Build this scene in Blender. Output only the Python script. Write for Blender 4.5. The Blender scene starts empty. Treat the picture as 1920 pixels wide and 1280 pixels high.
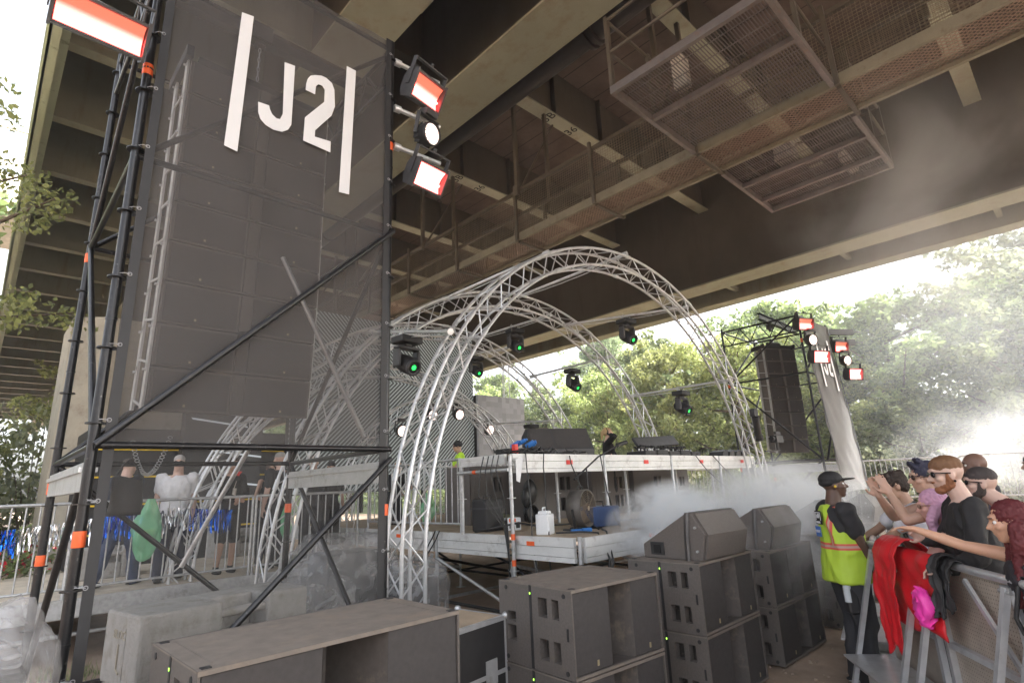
import bpy, math, random
from mathutils import Vector, Matrix, noise
R_ = math.radians
sc = bpy.context.scene
col = sc.collection
random.seed(7)

# ------------------------------------------------------------ camera
cam_d = bpy.data.cameras.new("camera"); cam = bpy.data.objects.new("camera", cam_d); col.objects.link(cam)
sc.camera = cam
cam_d.sensor_width = 36; cam_d.lens = 1036.2/1920*36; cam_d.clip_end = 600; cam_d.clip_start = 0.05
PITCH, ROLL, YAW, CAMH = .25529, -.043925, .801135, 1.8
fw = Vector((math.cos(YAW)*math.cos(PITCH), math.sin(YAW)*math.cos(PITCH), math.sin(PITCH)))
rt = Vector((math.sin(YAW), -math.cos(YAW), 0)); up = rt.cross(fw)
r2 = rt*math.cos(ROLL) + up*math.sin(ROLL); u2 = -rt*math.sin(ROLL) + up*math.cos(ROLL)
mw = Matrix((r2, u2, -fw)).transposed().to_4x4(); mw.translation = (0, 0, CAMH)
cam.matrix_world = mw

# ------------------------------------------------------------ world, sun, exposure
world = bpy.data.worlds.new("World"); sc.world = world; world.use_nodes = True
nt = world.node_tree; nt.nodes.clear()
sky = nt.nodes.new('ShaderNodeTexSky'); sky.sky_type = 'NISHITA'; sky.sun_disc = False
SUN_EL, SUN_AZ = 42, 308        # azimuth measured from +X counter-clockwise
sky.sun_elevation = R_(SUN_EL); sky.sun_rotation = R_(90 - SUN_AZ)
sky.air_density = 1.0; sky.dust_density = 6.0; sky.ozone_density = 1.0
hsv = nt.nodes.new('ShaderNodeHueSaturation'); hsv.inputs['Saturation'].default_value = .3
bg = nt.nodes.new('ShaderNodeBackground'); bg.inputs[1].default_value = .15
wo = nt.nodes.new('ShaderNodeOutputWorld')
nt.links.new(sky.outputs[0], hsv.inputs['Color']); nt.links.new(hsv.outputs[0], bg.inputs[0]); nt.links.new(bg.outputs[0], wo.inputs[0])
sun_d = bpy.data.lights.new("sun", 'SUN'); sun_d.energy = 2.9; sun_d.angle = R_(6); sun_d.color = (1, .975, .94)
sun = bpy.data.objects.new("sun", sun_d); col.objects.link(sun)
sd = Vector((math.cos(R_(SUN_AZ))*math.cos(R_(SUN_EL)), math.sin(R_(SUN_AZ))*math.cos(R_(SUN_EL)), math.sin(R_(SUN_EL))))
sun.rotation_euler = sd.to_track_quat('Z', 'Y').to_euler()
sc.view_settings.view_transform = 'Standard'; sc.view_settings.look = 'None'; sc.view_settings.gamma = 1
sc.view_settings.exposure = 2.46
cy = sc.cycles
cy.max_bounces = 8; cy.diffuse_bounces = 5; cy.glossy_bounces = 3; cy.transparent_max_bounces = 24; cy.transmission_bounces = 4
cy.volume_bounces = 5; cy.volume_step_rate = 2.0; cy.volume_max_steps = 64; cy.use_denoising = True
cy.sample_clamp_indirect = 6; cy.use_adaptive_sampling = True; cy.caustics_reflective = False; cy.caustics_refractive = False

# ------------------------------------------------------------ materials
def nd(nt, typ, **kw):
    n = nt.nodes.new(typ)
    for k, v in kw.items(): setattr(n, k, v)
    return n
def pm(name, c, rough=.6, metal=0, var=.18, scale=6, bump=.0, dirt=None, bscale=None, alpha=None, spec=None, streak=False):
    m = bpy.data.materials.new(name); m.use_nodes = True; t = m.node_tree; b = t.nodes['Principled BSDF']
    b.inputs['Roughness'].default_value = rough; b.inputs['Metallic'].default_value = metal
    if spec is not None: b.inputs['Specular IOR Level'].default_value = spec
    tc = nd(t, 'ShaderNodeTexCoord'); nz = nd(t, 'ShaderNodeTexNoise'); nz.inputs['Scale'].default_value = scale; nz.inputs['Detail'].default_value = 6
    nz.inputs['Roughness'].default_value = .62
    t.links.new(tc.outputs['Object'], nz.inputs['Vector'])
    rp = nd(t, 'ShaderNodeValToRGB'); e = rp.color_ramp.elements
    e[0].position = .3; e[1].position = .7
    e[0].color = tuple(max(0, x*(1-var)) for x in c)+(1,); e[1].color = tuple(min(1, x*(1+var)) for x in c)+(1,)
    t.links.new(nz.outputs['Fac'], rp.inputs[0]); out = rp.outputs[0]
    if dirt:
        dc, amt, ds = dirt
        n2 = nd(t, 'ShaderNodeTexNoise'); n2.inputs['Scale'].default_value = ds; n2.inputs['Detail'].default_value = 8; n2.inputs['Roughness'].default_value = .7
        if streak:
            mpp = nd(t, 'ShaderNodeMapping'); mpp.inputs['Scale'].default_value = (2.2, 1.6, .35); t.links.new(tc.outputs['Object'], mpp.inputs[0]); t.links.new(mpp.outputs[0], n2.inputs['Vector'])
        else: t.links.new(tc.outputs['Object'], n2.inputs['Vector'])
        r2_ = nd(t, 'ShaderNodeValToRGB'); r2_.color_ramp.elements[0].position = .62-amt*.4; r2_.color_ramp.elements[1].position = .8-amt*.2
        mx = nd(t, 'ShaderNodeMixRGB'); mx.inputs[2].default_value = tuple(dc)+(1,)
        t.links.new(n2.outputs['Fac'], r2_.inputs[0]); t.links.new(r2_.outputs[0], mx.inputs[0]); t.links.new(out, mx.inputs[1]); out = mx.outputs[0]
    t.links.new(out, b.inputs['Base Color'])
    if bump:
        bp = nd(t, 'ShaderNodeBump'); bp.inputs['Strength'].default_value = bump; bp.inputs['Distance'].default_value = .02
        n3 = nd(t, 'ShaderNodeTexNoise'); n3.inputs['Scale'].default_value = bscale or scale*4; n3.inputs['Detail'].default_value = 8
        t.links.new(tc.outputs['Object'], n3.inputs['Vector']); t.links.new(n3.outputs['Fac'], bp.inputs['Height']); t.links.new(bp.outputs[0], b.inputs['Normal'])
    return m
def emit(name, c, s):
    m = bpy.data.materials.new(name); m.use_nodes = True; b = m.node_tree.nodes['Principled BSDF']
    b.inputs['Base Color'].default_value = (.02, .02, .02, 1); b.inputs['Emission Color'].default_value = tuple(c)+(1,); b.inputs['Emission Strength'].default_value = s
    return m
def see_through(m, fac):
    t = m.node_tree; b = t.nodes['Principled BSDF']; o = t.nodes['Material Output']
    tr = nd(t, 'ShaderNodeBsdfTransparent'); mx = nd(t, 'ShaderNodeMixShader')
    if isinstance(fac, float): mx.inputs[0].default_value = fac
    else: t.links.new(fac, mx.inputs[0])
    t.links.new(tr.outputs[0], mx.inputs[1]); t.links.new(b.outputs[0], mx.inputs[2]); t.links.new(mx.outputs[0], o.inputs[0])
    return m
def mth(t, op, a, b=None, c=None):
    n = nd(t, 'ShaderNodeMath', operation=op)
    for i, v in enumerate((a, b, c)):
        if v is None: continue
        if isinstance(v, (int, float)): n.inputs[i].default_value = v
        else: t.links.new(v, n.inputs[i])
    return n.outputs[0]
def wire_mat(name, c, axes, pitch, wire, diag=False, metal=.6):
    """a sheet of woven or pressed metal: open where the holes are"""
    m = pm(name, c, .5, metal, .15, 8); t = m.node_tree
    tc = nd(t, 'ShaderNodeTexCoord'); sp = nd(t, 'ShaderNodeSeparateXYZ'); t.links.new(tc.outputs['Object'], sp.inputs[0])
    u, v = sp.outputs[axes[0]], sp.outputs[axes[1]]
    if diag: u, v = mth(t, 'ADD', u, v), mth(t, 'SUBTRACT', u, v)
    f1 = mth(t, 'LESS_THAN', mth(t, 'FRACT', mth(t, 'DIVIDE', u, pitch)), wire/pitch)
    f2 = mth(t, 'LESS_THAN', mth(t, 'FRACT', mth(t, 'DIVIDE', v, pitch)), wire/pitch)
    return see_through(m, mth(t, 'MAXIMUM', f1, f2))

M = dict(
 ground=None,
 alu=pm('aluminium', (.62, .63, .645), .36, .6, .12, 9, dirt=((.35, .33, .3), .15, 6)),
 galv=pm('galvanised steel', (.50, .51, .52), .45, .7, .18, 14, dirt=((.3, .29, .27), .2, 9)),
 deckbeam=pm('white worn aluminium', (.68, .68, .67), .5, .15, .08, 4, dirt=((.33, .31, .29), .22, 5)),
 blacksteel=pm('black painted steel', (.016, .016, .018), .3, .3, .3, 20, dirt=((.25, .24, .23), .03, 30)),
 matblack=pm('matt black', (.022, .021, .022), .6, 0, .2, 10),
 darkgrey=pm('dark grey plastic', (.045, .045, .048), .5, 0, .2, 10),
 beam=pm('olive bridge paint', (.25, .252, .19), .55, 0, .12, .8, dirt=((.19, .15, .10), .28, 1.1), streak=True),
 beamshade=pm('shaded grimy bridge paint', (.062, .051, .037), .6, 0, .25, .5, dirt=((.045, .033, .022), .35, .9), streak=True),  # bridge paint darkened to carry the shade under the deck, plus grime streaks
 fascia=pm('pale green bridge paint', (.42, .47, .34), .55, 0, .08, 1, dirt=((.1, .1, .06), .1, 4)),
 catw=pm('catwalk paint', (.19, .17, .12), .55, .1, .15, 3, dirt=((.12, .08, .05), .2, 5)),
 cagem=pm('grey cage steel', (.17, .15, .145), .5, .5, .15, 6, dirt=((.2, .12, .08), .15, 9)),
 pipe=pm('dark drain pipe', (.028, .02, .02), .45, 0, .2, 4),
 concrete=pm('pale concrete', (.40, .36, .29), .85, 0, .1, 3, bump=.3, dirt=((.25, .21, .16), .2, 2)),
 block=pm('grey concrete block', (.36, .345, .325), .9, 0, .12, 8, bump=.5, dirt=((.24, .21, .17), .25, 7)),
 sub=pm('textured black speaker paint', (.118, .103, .093), .62, 0, .15, 60, bump=.4, bscale=220, dirt=((.13, .11, .09), .18, 7)),
 subtop=pm('dusty speaker top', (.19, .162, .138), .8, 0, .15, 9, bump=.3, bscale=200, dirt=((.25, .2, .155), .25, 4)),
 grille=pm('dark speaker grille cloth', (.054, .049, .048), .8, 0, .12, 30, bump=.3, bscale=400),
 horn=pm('speaker slot inside', (.085, .073, .066), .7, 0, .15, 20, dirt=((.2, .16, .12), .2, 6)),
 gap=pm('dark gap', (.006, .006, .006), .8),
 dusthole=pm('dusty handle pocket', (.035, .03, .027), .6, 0, .3, 10, dirt=((.25, .2, .15), .15, 14)),
 ply=pm('dusty plywood', (.42, .33, .235), .75, 0, .14, 3, dirt=((.25, .2, .15), .3, 2.5)),
 path=pm('sandy concrete paving', (.60, .52, .42), .85, 0, .1, 2, bump=.2, dirt=((.35, .3, .24), .3, 1.5)),
 white=pm('white print', (.72, .73, .75), .6, 0, .02, 5),
 plastic=pm('white plastic', (.8, .82, .84), .4, 0, .04, 5),
 bright=pm('bright zinc plate', (.75, .75, .74), .5, .2, .1, 12),
 raild=pm('dark brown rail paint', (.085, .07, .052), .55, .1, .2, 3),
 tie=pm('grey cord', (.35, .35, .36), .6),
 orange=pm('orange tape', (.85, .13, .03), .5, 0, .1, 20),
 red=pm('red tape', (.7, .04, .03), .5, 0, .1, 20),
 cable=pm('black cable', (.018, .018, .018), .4, 0, .2, 10),
 blue=pm('blue plastic', (.04, .19, .55), .4, 0, .1, 10),
 bluebox=pm('dark blue casing', (.035, .07, .18), .4, 0, .15, 10),
 trunk=pm('bark', (.12, .09, .065), .9, 0, .3, 5, bump=.5),
 hazard=pm('hazard yellow', (.8, .55, .03), .5),
)
M['green'] = emit('green lens', (.015, 1, .10), .55)
M['led'] = emit('green status light', (.35, 1, .08), .8)
M['hot'] = None; _unused = emit('blinder tube glow', (1, .36, .33), 9)
M['warm'] = emit('blinder reflector glow', (1, .14, .08), .30)
def blinder_mat(full):
    m = emit('blinder glow '+str(full), (1, .4, .35), 1); t = m.node_tree; b = t.nodes['Principled BSDF']
    tc = nd(t, 'ShaderNodeTexCoord'); sp = nd(t, 'ShaderNodeSeparateXYZ'); t.links.new(tc.outputs['Object'], sp.inputs[0])
    mr = nd(t, 'ShaderNodeMapRange'); mr.interpolation_type = 'SMOOTHSTEP'; mr.inputs[1].default_value = (.0 if not full else .10); mr.inputs[2].default_value = (.045 if not full else .16); t.links.new(sp.outputs[2], mr.inputs[0])
    rp = nd(t, 'ShaderNodeValToRGB'); e = rp.color_ramp.elements; e[0].color = (1, .058, .05, 1) if not full else (1, .085, .075, 1); e[1].color = (.075, .014, .008, 1); t.links.new(mr.outputs[0], rp.inputs[0])
    t.links.new(rp.outputs[0], b.inputs['Emission Color']); b.inputs['Emission Strength'].default_value = 3.4; return m
M['blind0'] = blinder_mat(False); M['blind1'] = blinder_mat(True)
M['lampwhite'] = emit('warm white lamp face', (1, .74, .62), .6)

# ------------------------------------------------------------ mesh building
class MB:
    def __init__(s): s.v = []; s.f = []; s.mi = []; s.sm = []; s.cur = 0
    def add(s, vs, fs, smooth=False):
        o = len(s.v); s.v += [tuple(p) for p in vs]
        for f in fs: s.f.append(tuple(i+o for i in f)); s.mi.append(s.cur); s.sm.append(smooth)
    def box(s, x0, x1, y0, y1, z0, z1, M_=None, top=None):
        vs = [Vector(p) for p in ((x0,y0,z0),(x1,y0,z0),(x1,y1,z0),(x0,y1,z0),(x0,y0,z1),(x1,y0,z1),(x1,y1,z1),(x0,y1,z1))]
        if M_ is not None: vs = [M_ @ p for p in vs]
        s.add(vs, [(0,3,2,1),(0,1,5,4),(1,2,6,5),(2,3,7,6),(3,0,4,7)])
        c = s.cur
        if top is not None: s.cur = top
        s.f.append(tuple(len(s.v)-8+i for i in (4,5,6,7))); s.mi.append(s.cur); s.sm.append(False); s.cur = c
    def bar(s, p, q, w, h, upv=(0,0,1)):
        """a rectangular bar from p to q, w wide and h deep"""
        p, q = Vector(p), Vector(q); d = (q-p); L = d.length; d.normalize(); u = Vector(upv)
        a = d.cross(u)
        if a.length < 1e-4: a = d.cross(Vector((1,0,0)))
        a.normalize(); b = a.cross(d)
        m = Matrix((a, d, b)).transposed().to_4x4(); m.translation = p
        s.box(-w/2, w/2, 0, L, -h/2, h/2, m)
    def tube(s, p, q, r, n=8, r2=None, caps=True):
        p, q = Vector(p), Vector(q); d = q-p
        if d.length < 1e-6: return
        d.normalize(); a = d.orthogonal().normalized(); b = d.cross(a); r2 = r if r2 is None else r2
        vs = [p+(a*math.cos(t)+b*math.sin(t))*r for t in [2*math.pi*i/n for i in range(n)]] + [q+(a*math.cos(t)+b*math.sin(t))*r2 for t in [2*math.pi*i/n for i in range(n)]]
        s.add(vs, [(i, (i+1) % n, n+(i+1) % n, n+i) for i in range(n)], n > 5)
        if caps: s.add(vs, [tuple(range(n-1, -1, -1)), tuple(range(n, 2*n))])
    def path(s, pts, r, n=6, rads=None, closed=False):
        pts = [Vector(p) for p in pts]; m = len(pts)
        if m < 2: return
        prev = None; rings = []
        for i, p in enumerate(pts):
            d = (pts[(i+1) % m] - pts[i-1]) if (closed or 0 < i < m-1) else (pts[1]-pts[0] if i == 0 else pts[-1]-pts[-2])
            d = d.normalized() if d.length > 1e-9 else Vector((0,0,1))
            a = d.orthogonal().normalized() if prev is None else (prev - d*prev.dot(d))
            if a.length < 1e-6: a = d.orthogonal()
            a.normalize(); prev = a; b = d.cross(a); rr = rads[i] if rads else r
            rings.append([p+(a*math.cos(t)+b*math.sin(t))*rr for t in [2*math.pi*k/n for k in range(n)]])
        vs = [x for rg in rings for x in rg]; fs = []
        for i in range(m if closed else m-1):
            j = (i+1) % m
            for k in range(n): fs.append((i*n+k, i*n+(k+1) % n, j*n+(k+1) % n, j*n+k))
        s.add(vs, fs, True)
        if not closed: s.add(rings[0]+rings[-1], [tuple(range(n-1, -1, -1)), tuple(range(n, 2*n))])
    def prism(s, poly, d0, d1, fr=None):
        """poly in (a,b), extruded along c from d0 to d1; fr maps (a,b,c) to xyz"""
        n = len(poly); g = fr or (lambda a, b, c: (a, b, c))
        vs = [g(a, b, d0) for a, b in poly] + [g(a, b, d1) for a, b in poly]
        s.add(vs, [tuple(range(n-1, -1, -1)), tuple(range(n, 2*n))] + [(i, (i+1) % n, n+(i+1) % n, n+i) for i in range(n)])
    def ball(s, c, r, nu=10, nv=7, rot=None):
        c = Vector(c); r = Vector(r) if hasattr(r, '__len__') else Vector((r, r, r)); vs = []
        for j in range(nv+1):
            t = math.pi*j/nv
            for i in range(nu):
                p = Vector((r.x*math.sin(t)*math.cos(2*math.pi*i/nu), r.y*math.sin(t)*math.sin(2*math.pi*i/nu), r.z*math.cos(t)))
                if rot is not None: p = rot @ p
                vs.append(c+p)
        s.add(vs, [(j*nu+i, (j+1)*nu+i, (j+1)*nu+(i+1) % nu, j*nu+(i+1) % nu) for j in range(nv) for i in range(nu)], True)
    def lathe(s, prof, n=16, fr=None):
        g = fr or (lambda x, y, z: (x, y, z)); vs = []
        for r, z in prof:
            for i in range(n): t = 2*math.pi*i/n; vs.append(g(r*math.cos(t), r*math.sin(t), z))
        s.add(vs, [(j*n+i, j*n+(i+1) % n, (j+1)*n+(i+1) % n, (j+1)*n+i) for j in range(len(prof)-1) for i in range(n)], True)
    def build(s, name, mat, parent=None, world=False, bevel=0):
        me = bpy.data.meshes.new(name); vs = s.v
        if parent is not None and world:
            im = basis(parent).inverted(); vs = [tuple(im @ Vector(p)) for p in vs]
        me.from_pydata(vs, [], s.f)
        for m in (mat if isinstance(mat, (list, tuple)) else [mat]): me.materials.append(m)
        me.polygons.foreach_set('material_index', s.mi); me.polygons.foreach_set('use_smooth', s.sm); me.update()
        o = bpy.data.objects.new(name, me); col.objects.link(o)
        if parent is not None: o.parent = parent
        if bevel:
            b = o.modifiers.new('bevel', 'BEVEL'); b.width = bevel; b.segments = 2; b.limit_method = 'ANGLE'; b.angle_limit = R_(50)
        return o
def basis(o):
    m = Matrix.Rotation(o.rotation_euler.z, 4, 'Z'); m.translation = o.location
    return basis(o.parent) @ m if o.parent is not None else m
def tag(o, label=None, cat=None, group=None, kind=None):
    if label: o['label'] = label
    if cat: o['category'] = cat
    if group: o['group'] = group
    if kind: o['kind'] = kind
    return o
def thing(name, label, cat, loc=(0,0,0), rz=0, group=None):
    o = bpy.data.objects.new(name, None); col.objects.link(o); o.location = loc; o.rotation_euler = (0, 0, rz); o.empty_display_size = .2
    return tag(o, label, cat, group)
def dup(root, loc, rz=0, label=None, group=None, rot=None):
    def cp(o, par):
        c = o.copy(); col.objects.link(c); c.parent = par
        for ch in [x for x in kids.get(o.name, [])]: cp(ch, c)
        return c
    kids = {}
    for x in list(bpy.data.objects):
        if x.parent is not None: kids.setdefault(x.parent.name, []).append(x)
    r = cp(root, None); r.location = loc; r.rotation_euler = rot if rot else (0, 0, rz)
    if label: r['label'] = label
    if group: r['group'] = group
    return r
def sag(p, q, d=.2, n=10, wob=0):
    p, q = Vector(p), Vector(q)
    return [p.lerp(q, i/n) + Vector((random.uniform(-wob, wob), random.uniform(-wob, wob), -d*4*(i/n)*(1-i/n))) for i in range(n+1)]
def text_mesh(name, body, size, mat, parent, matrix, ext=.002):
    cu = bpy.data.curves.new(name, 'FONT'); cu.body = body; cu.size = size; cu.extrude = ext; cu.align_x = 'CENTER'; cu.align_y = 'CENTER'; cu.resolution_u = 3
    o = bpy.data.objects.new(name, cu); col.objects.link(o)
    me = bpy.data.meshes.new_from_object(o.evaluated_get(bpy.context.evaluated_depsgraph_get()))
    bpy.data.objects.remove(o); me.materials.clear(); me.materials.append(mat); me.transform(matrix)
    q = bpy.data.objects.new(name, me); col.objects.link(q); q.parent = parent
    return q
# ------------------------------------------------------------ ground, paths
m = pm('trodden dirt', (.36, .265, .195), .95, 0, .25, 1.3, bump=.8, bscale=9, dirt=((.46, .36, .28), .3, .8)); M['ground'] = m
b = MB(); N = 60
vs = []; fs = []
def gz(x, y): return .0 if not (-4 < x < 16 and -4 < y < 16) else .018*noise.noise(Vector((x*1.3, y*1.3, 0)))+.008*noise.noise(Vector((x*5, y*5, 0))) - .02
xs = [-300, -100, -40, -15, -8]+[-4+i*.25 for i in range(81)]+[20, 30, 60, 120, 300]
for y in xs:
    for x in xs: vs.append((x, y, gz(x, y) if abs(x) < 100 and abs(y) < 100 else -.02))
n = len(xs); fs = [(j*n+i, j*n+i+1, (j+1)*n+i+1, (j+1)*n+i) for j in range(n-1) for i in range(n-1)]
b.add(vs, fs, True); tag(b.build('ground', m), kind='structure')
# pebbles and clods in the pit
b = MB()
for i in range(420):
    x, y = random.uniform(3.5, 9), random.uniform(.8, 3.4); r = random.uniform(.006, .02)
    b.ball((x, y, gz(x, y)+r*.3), (r*random.uniform(.8, 1.5), r, r*.6), 6, 4)
tag(b.build('pebbles', pm('clods', (.4, .31, .24), .95)), 'loose clods and pebbles scattered on the dirt in the pit', 'pebbles', kind='stuff')
# raised walkway left of the stage
w = thing('walkway', 'raised sandy paved walkway with grey steel edge behind the left railing', 'walkway', (-1, 9, 0)); w['kind'] = 'structure'
b = MB(); b.box(-9, 4.95, 9.0, 12.6, .60, .70); b.build('paving', M['path'], w, True)
b = MB(); b.box(-9, 4.95, 8.93, 8.99, .50, .71); b.build('edge_beam', M['galv'], w, True)
for i, x in enumerate([-6, -4, -2, 0, 2, 4]):
    b = MB(); b.tube((x, 9.2, 0), (x, 9.2, .595), .03); b.build('post', M['galv'], w, True)
b = MB(); b.tube((-8, 9.15, .28), (4.9, 9.15, .28), .024); b.tube((-8, 9.15, .48), (4.9, 9.15, .48), .024); b.build('ledger', M['galv'], w, True)

# ------------------------------------------------------------ road bridge
br = thing('road_bridge', 'wide olive painted steel road bridge crossing overhead with deep girders', 'bridge', (11, 20, 0))
Y0, Y1 = -26, 75
planks = pm('deck soffit planks', (.10, .073, .06), .85, 0, .35, .7, dirt=((.06, .04, .03), .35, .6))
t = planks.node_tree; bs = t.nodes['Principled BSDF']; src = bs.inputs['Base Color'].links[0].from_socket
tc = nd(t, 'ShaderNodeTexCoord'); sp = nd(t, 'ShaderNodeSeparateXYZ'); t.links.new(tc.outputs['Object'], sp.inputs[0])
seam = mth(t, 'LESS_THAN', mth(t, 'FRACT', mth(t, 'DIVIDE', sp.outputs[0], .62)), .05)
mx = nd(t, 'ShaderNodeMixRGB'); mx.inputs[2].default_value = (.03, .022, .018, 1); t.links.new(seam, mx.inputs[0]); t.links.new(src, mx.inputs[1]); t.links.new(mx.outputs[0], bs.inputs['Base Color'])
b = MB(); b.box(-.1, 19.6, Y0, Y1, 12.1, 12.5); b.build('deck_slab', planks, br, True)
def girder(x0, x1, zb, zt, mat, web=None, t=.05, dx=0):
    xc = (x0+x1)/2+dx; b = MB(); b.box(x0, x1, Y0, Y1, zb, zb+t); b.box(xc-.02, xc+.02, Y0, Y1, zb+t, zt-.05); b.box(xc-.3, xc+.3, Y0, Y1, zt-.05, zt)
    return b
for x0_ in (3.13, 5.34): b = girder(x0_, x0_+.92, 9, 12.09, None); b.mi[6:12] = [1]*6; b.build('main_girder', [M['beam'], M['beamshade']], br, True)
b = girder(16.48, 17.4, 7.9, 12.09, None); b.mi[6:12] = [1]*6; b.build('main_girder', [M['beam'], M['beamshade']], br, True)
girder(18.87, 19.46, 7.9, 12.09, None).build('fascia_girder', M['beam'], br, True)
b = MB(); b.box(-.02, .14, Y0, Y1, 9.4, 9.44); b.box(-.14, -.10, Y0, Y1, 9.2, 12.4); b.box(-.14, .02, Y0, Y1, 9.2, 9.24); b.box(-.25, -.14, Y0, Y1, 12.2, 13.4); b.build('fascia_girder', M['fascia'], br, True)
# web stiffeners on the far girder
b = MB()
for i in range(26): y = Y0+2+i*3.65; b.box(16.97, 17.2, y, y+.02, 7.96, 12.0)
b.build('web_stiffener', M['beamshade'], br, True)
CB = []
for i in range(18):
    y = 7.55+3.65*(i-7)
    if y > Y1-2: break
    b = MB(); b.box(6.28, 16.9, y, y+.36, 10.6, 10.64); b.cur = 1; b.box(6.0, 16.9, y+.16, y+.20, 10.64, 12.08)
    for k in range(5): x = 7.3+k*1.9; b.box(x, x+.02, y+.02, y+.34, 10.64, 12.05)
    b.build('cross_beam', [M['beam'], M['beamshade']], br, True)
    CB.append(y)
for i in range(27):
    y = 13.9+2.66*(i-5); b = MB(); b.box(.14, 3.12, y, y+.26, 9.86, 9.90); b.box(.1, 3.5, y+.13, y+.17, 9.9, 12.08); b.build('cantilever_rib', [M['beam'], M['beamshade']], br, True) if i % 1 == 0 else None
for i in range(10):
    y = .6+3.65*(i-1); b = MB(); b.box(4.07, 5.32, y, y+.3, 10.2, 10.26); b.box(4.0, 5.5, y+.1, y+.14, 10.26, 12); b.build('diaphragm', M['beamshade'], br, True)
    b = MB(); b.bar((17.0, y, 8.3), (19.1, y, 8.3), .14, .14); b.build('outrigger_brace', M['beam'], br, True)
b = MB()
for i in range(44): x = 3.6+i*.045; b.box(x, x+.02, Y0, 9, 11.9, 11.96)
b.build('corrugated_soffit', M['beamshade'], br, True)
b = MB(); b.bar((6.85, -12, 9.85), (6.85, 45, 9.62), .001, .001); b.v = []; b.f = []; b.mi = []; b.sm = []
b.tube((6.9, -14, 9.75), (6.9, 1.9, 9.62), .21, 16); b.tube((6.9, 1.9, 9.62), (6.9, 48, 9.5), .24, 16)
for y in (1.9, 2.1, 4.6, 4.75, 9.9, 10.05, 15, 20): b.tube((6.9, y, 9.62), (6.9, y+.08, 9.62), .31, 16)
pp = b.build('drain_pipe', M['pipe'], br, True)
b = MB(); b.tube((6.9, -1, 9.64), (6.9, 1.85, 9.62), .235, 16); b.build('pipe_sleeve', pm('pale pipe lagging', (.3, .26, .2), .6), pp, False) if False else None
for yb in (CB[7], CB[8]):
    for s_, xx in (('3B', 8.9), ('36', 9.75)):
        text_mesh('marking', s_, .34, M['gap'], br, basis(br).inverted() @ Matrix.Translation((xx+.2, yb+.18, 10.595)) @ Matrix.Rotation(math.pi, 4, 'X') @ Matrix.Rotation(R_(90), 4, 'Z'))
# concrete pier
pr = thing('bridge_pier', 'pale chamfered concrete bridge pier behind the left scaffold', 'pier', (3.1, 17, 0))
b = MB(); P = [(-1.9, -.9), (-1.3, -1.4), (1.3, -1.4), (1.9, -.9), (1.9, .9), (1.3, 1.4), (-1.3, 1.4), (-1.9, .9)]
b.prism(P, -.1, 6.1); b.build('shaft', M['concrete'], pr, bevel=.03)
b = MB(); b.box(-.7, .7, -.6, .6, 6.1, 8.95); b.build('bearing_column', M['beamshade'], pr)
# second, lower footbridge beyond on the left
fb = thing('flyover', 'pale concrete flyover with beige metal barrier far left', 'bridge', (-8, 38, 0))
b = MB(); b.box(-26, .25, 37, 43, 16.9, 19.0); b.build('deck', pm('cream concrete', (.5, .47, .38), .8, dirt=((.3, .27, .2), .2, .5)), fb, True)
b = MB()
for z in (19.3, 19.75, 20.2, 20.65): b.box(-26, .1, 36.9, 36.98, z, z+.34)
b.box(-26, .1, 36.85, 37.05, 21.6, 21.9)
for i in range(9): b.box(-24+i*3, -23.85+i*3, 36.99, 37.1, 18.9, 21.6)
b.build('parapet_rail', pm('cream rail', (.62, .58, .48), .6), fb, True)

# ------------------------------------------------------------ inspection catwalk + cage
ct = thing('inspection_catwalk', 'narrow steel mesh catwalk slung under the bridge deck', 'catwalk', (8.4, 8, 7))
CX0, CX1, CZ = 7.98, 8.80, 7.0
for x in (CX0, CX1):
    b = MB(); b.box(x-.03, x+.03, -8, 34, CZ, CZ+.17); b.build('edge_channel', M['catw'], ct, True)
    b = MB(); b.box(x-.035, x+.035, -8, 34, CZ+1.15, CZ+1.22); b.build('handrail', M['raild'], ct, True)
exm = wire_mat('expanded mesh', (.28, .2, .15), (0, 1), .075, .016, True)
b = MB(); b.box(CX0+.03, CX1-.03, -8, 34, CZ+.06, CZ+.065); b.build('mesh_floor', exm, ct, True)
side = wire_mat('side mesh', (.22, .19, .14), (1, 2), .055, .0045)
for x in (CX0-.001, CX1+.001):
    b = MB(); b.box(x-.004, x+.004, -8, 34, CZ+.18, CZ+1.14); b.build('side_mesh', side, ct, True)
for i in range(19):
    y = 3.6+2.13*(i-5)
    b = MB(); b.box(CX0, CX1, y-.03, y+.03, CZ-.05, CZ-.001); b.box(CX0-.1, CX0-.04, y-.03, y+.03, CZ-.03, CZ+1.3); b.box(CX1+.04, CX1+.1, y-.03, y+.03, CZ-.03, CZ+1.3); b.build('cross_frame', M['raild'], ct, True)
for y in CB:
    if -6 < y < 30:
        b = MB(); b.bar((CX0-.12, y+.18, CZ+1.0), (CX0-.12, y+.18, 10.59), .08, .08); b.bar((CX1+.12, y+.18, CZ+1.0), (CX1+.12, y+.18, 10.59), .08, .08)
        b.bar((CX0, y+.2, CZ+1.2), (CX1+.5, y+.25, 10.5), .04, .04); b.build('hanger', M['raild'], ct, True)
cg = thing('maintenance_cage', 'wide grey steel grid cage platform hung across the catwalk', 'cage', (8.4, 2.6, 7))
gridm = M['cagem']
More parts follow.
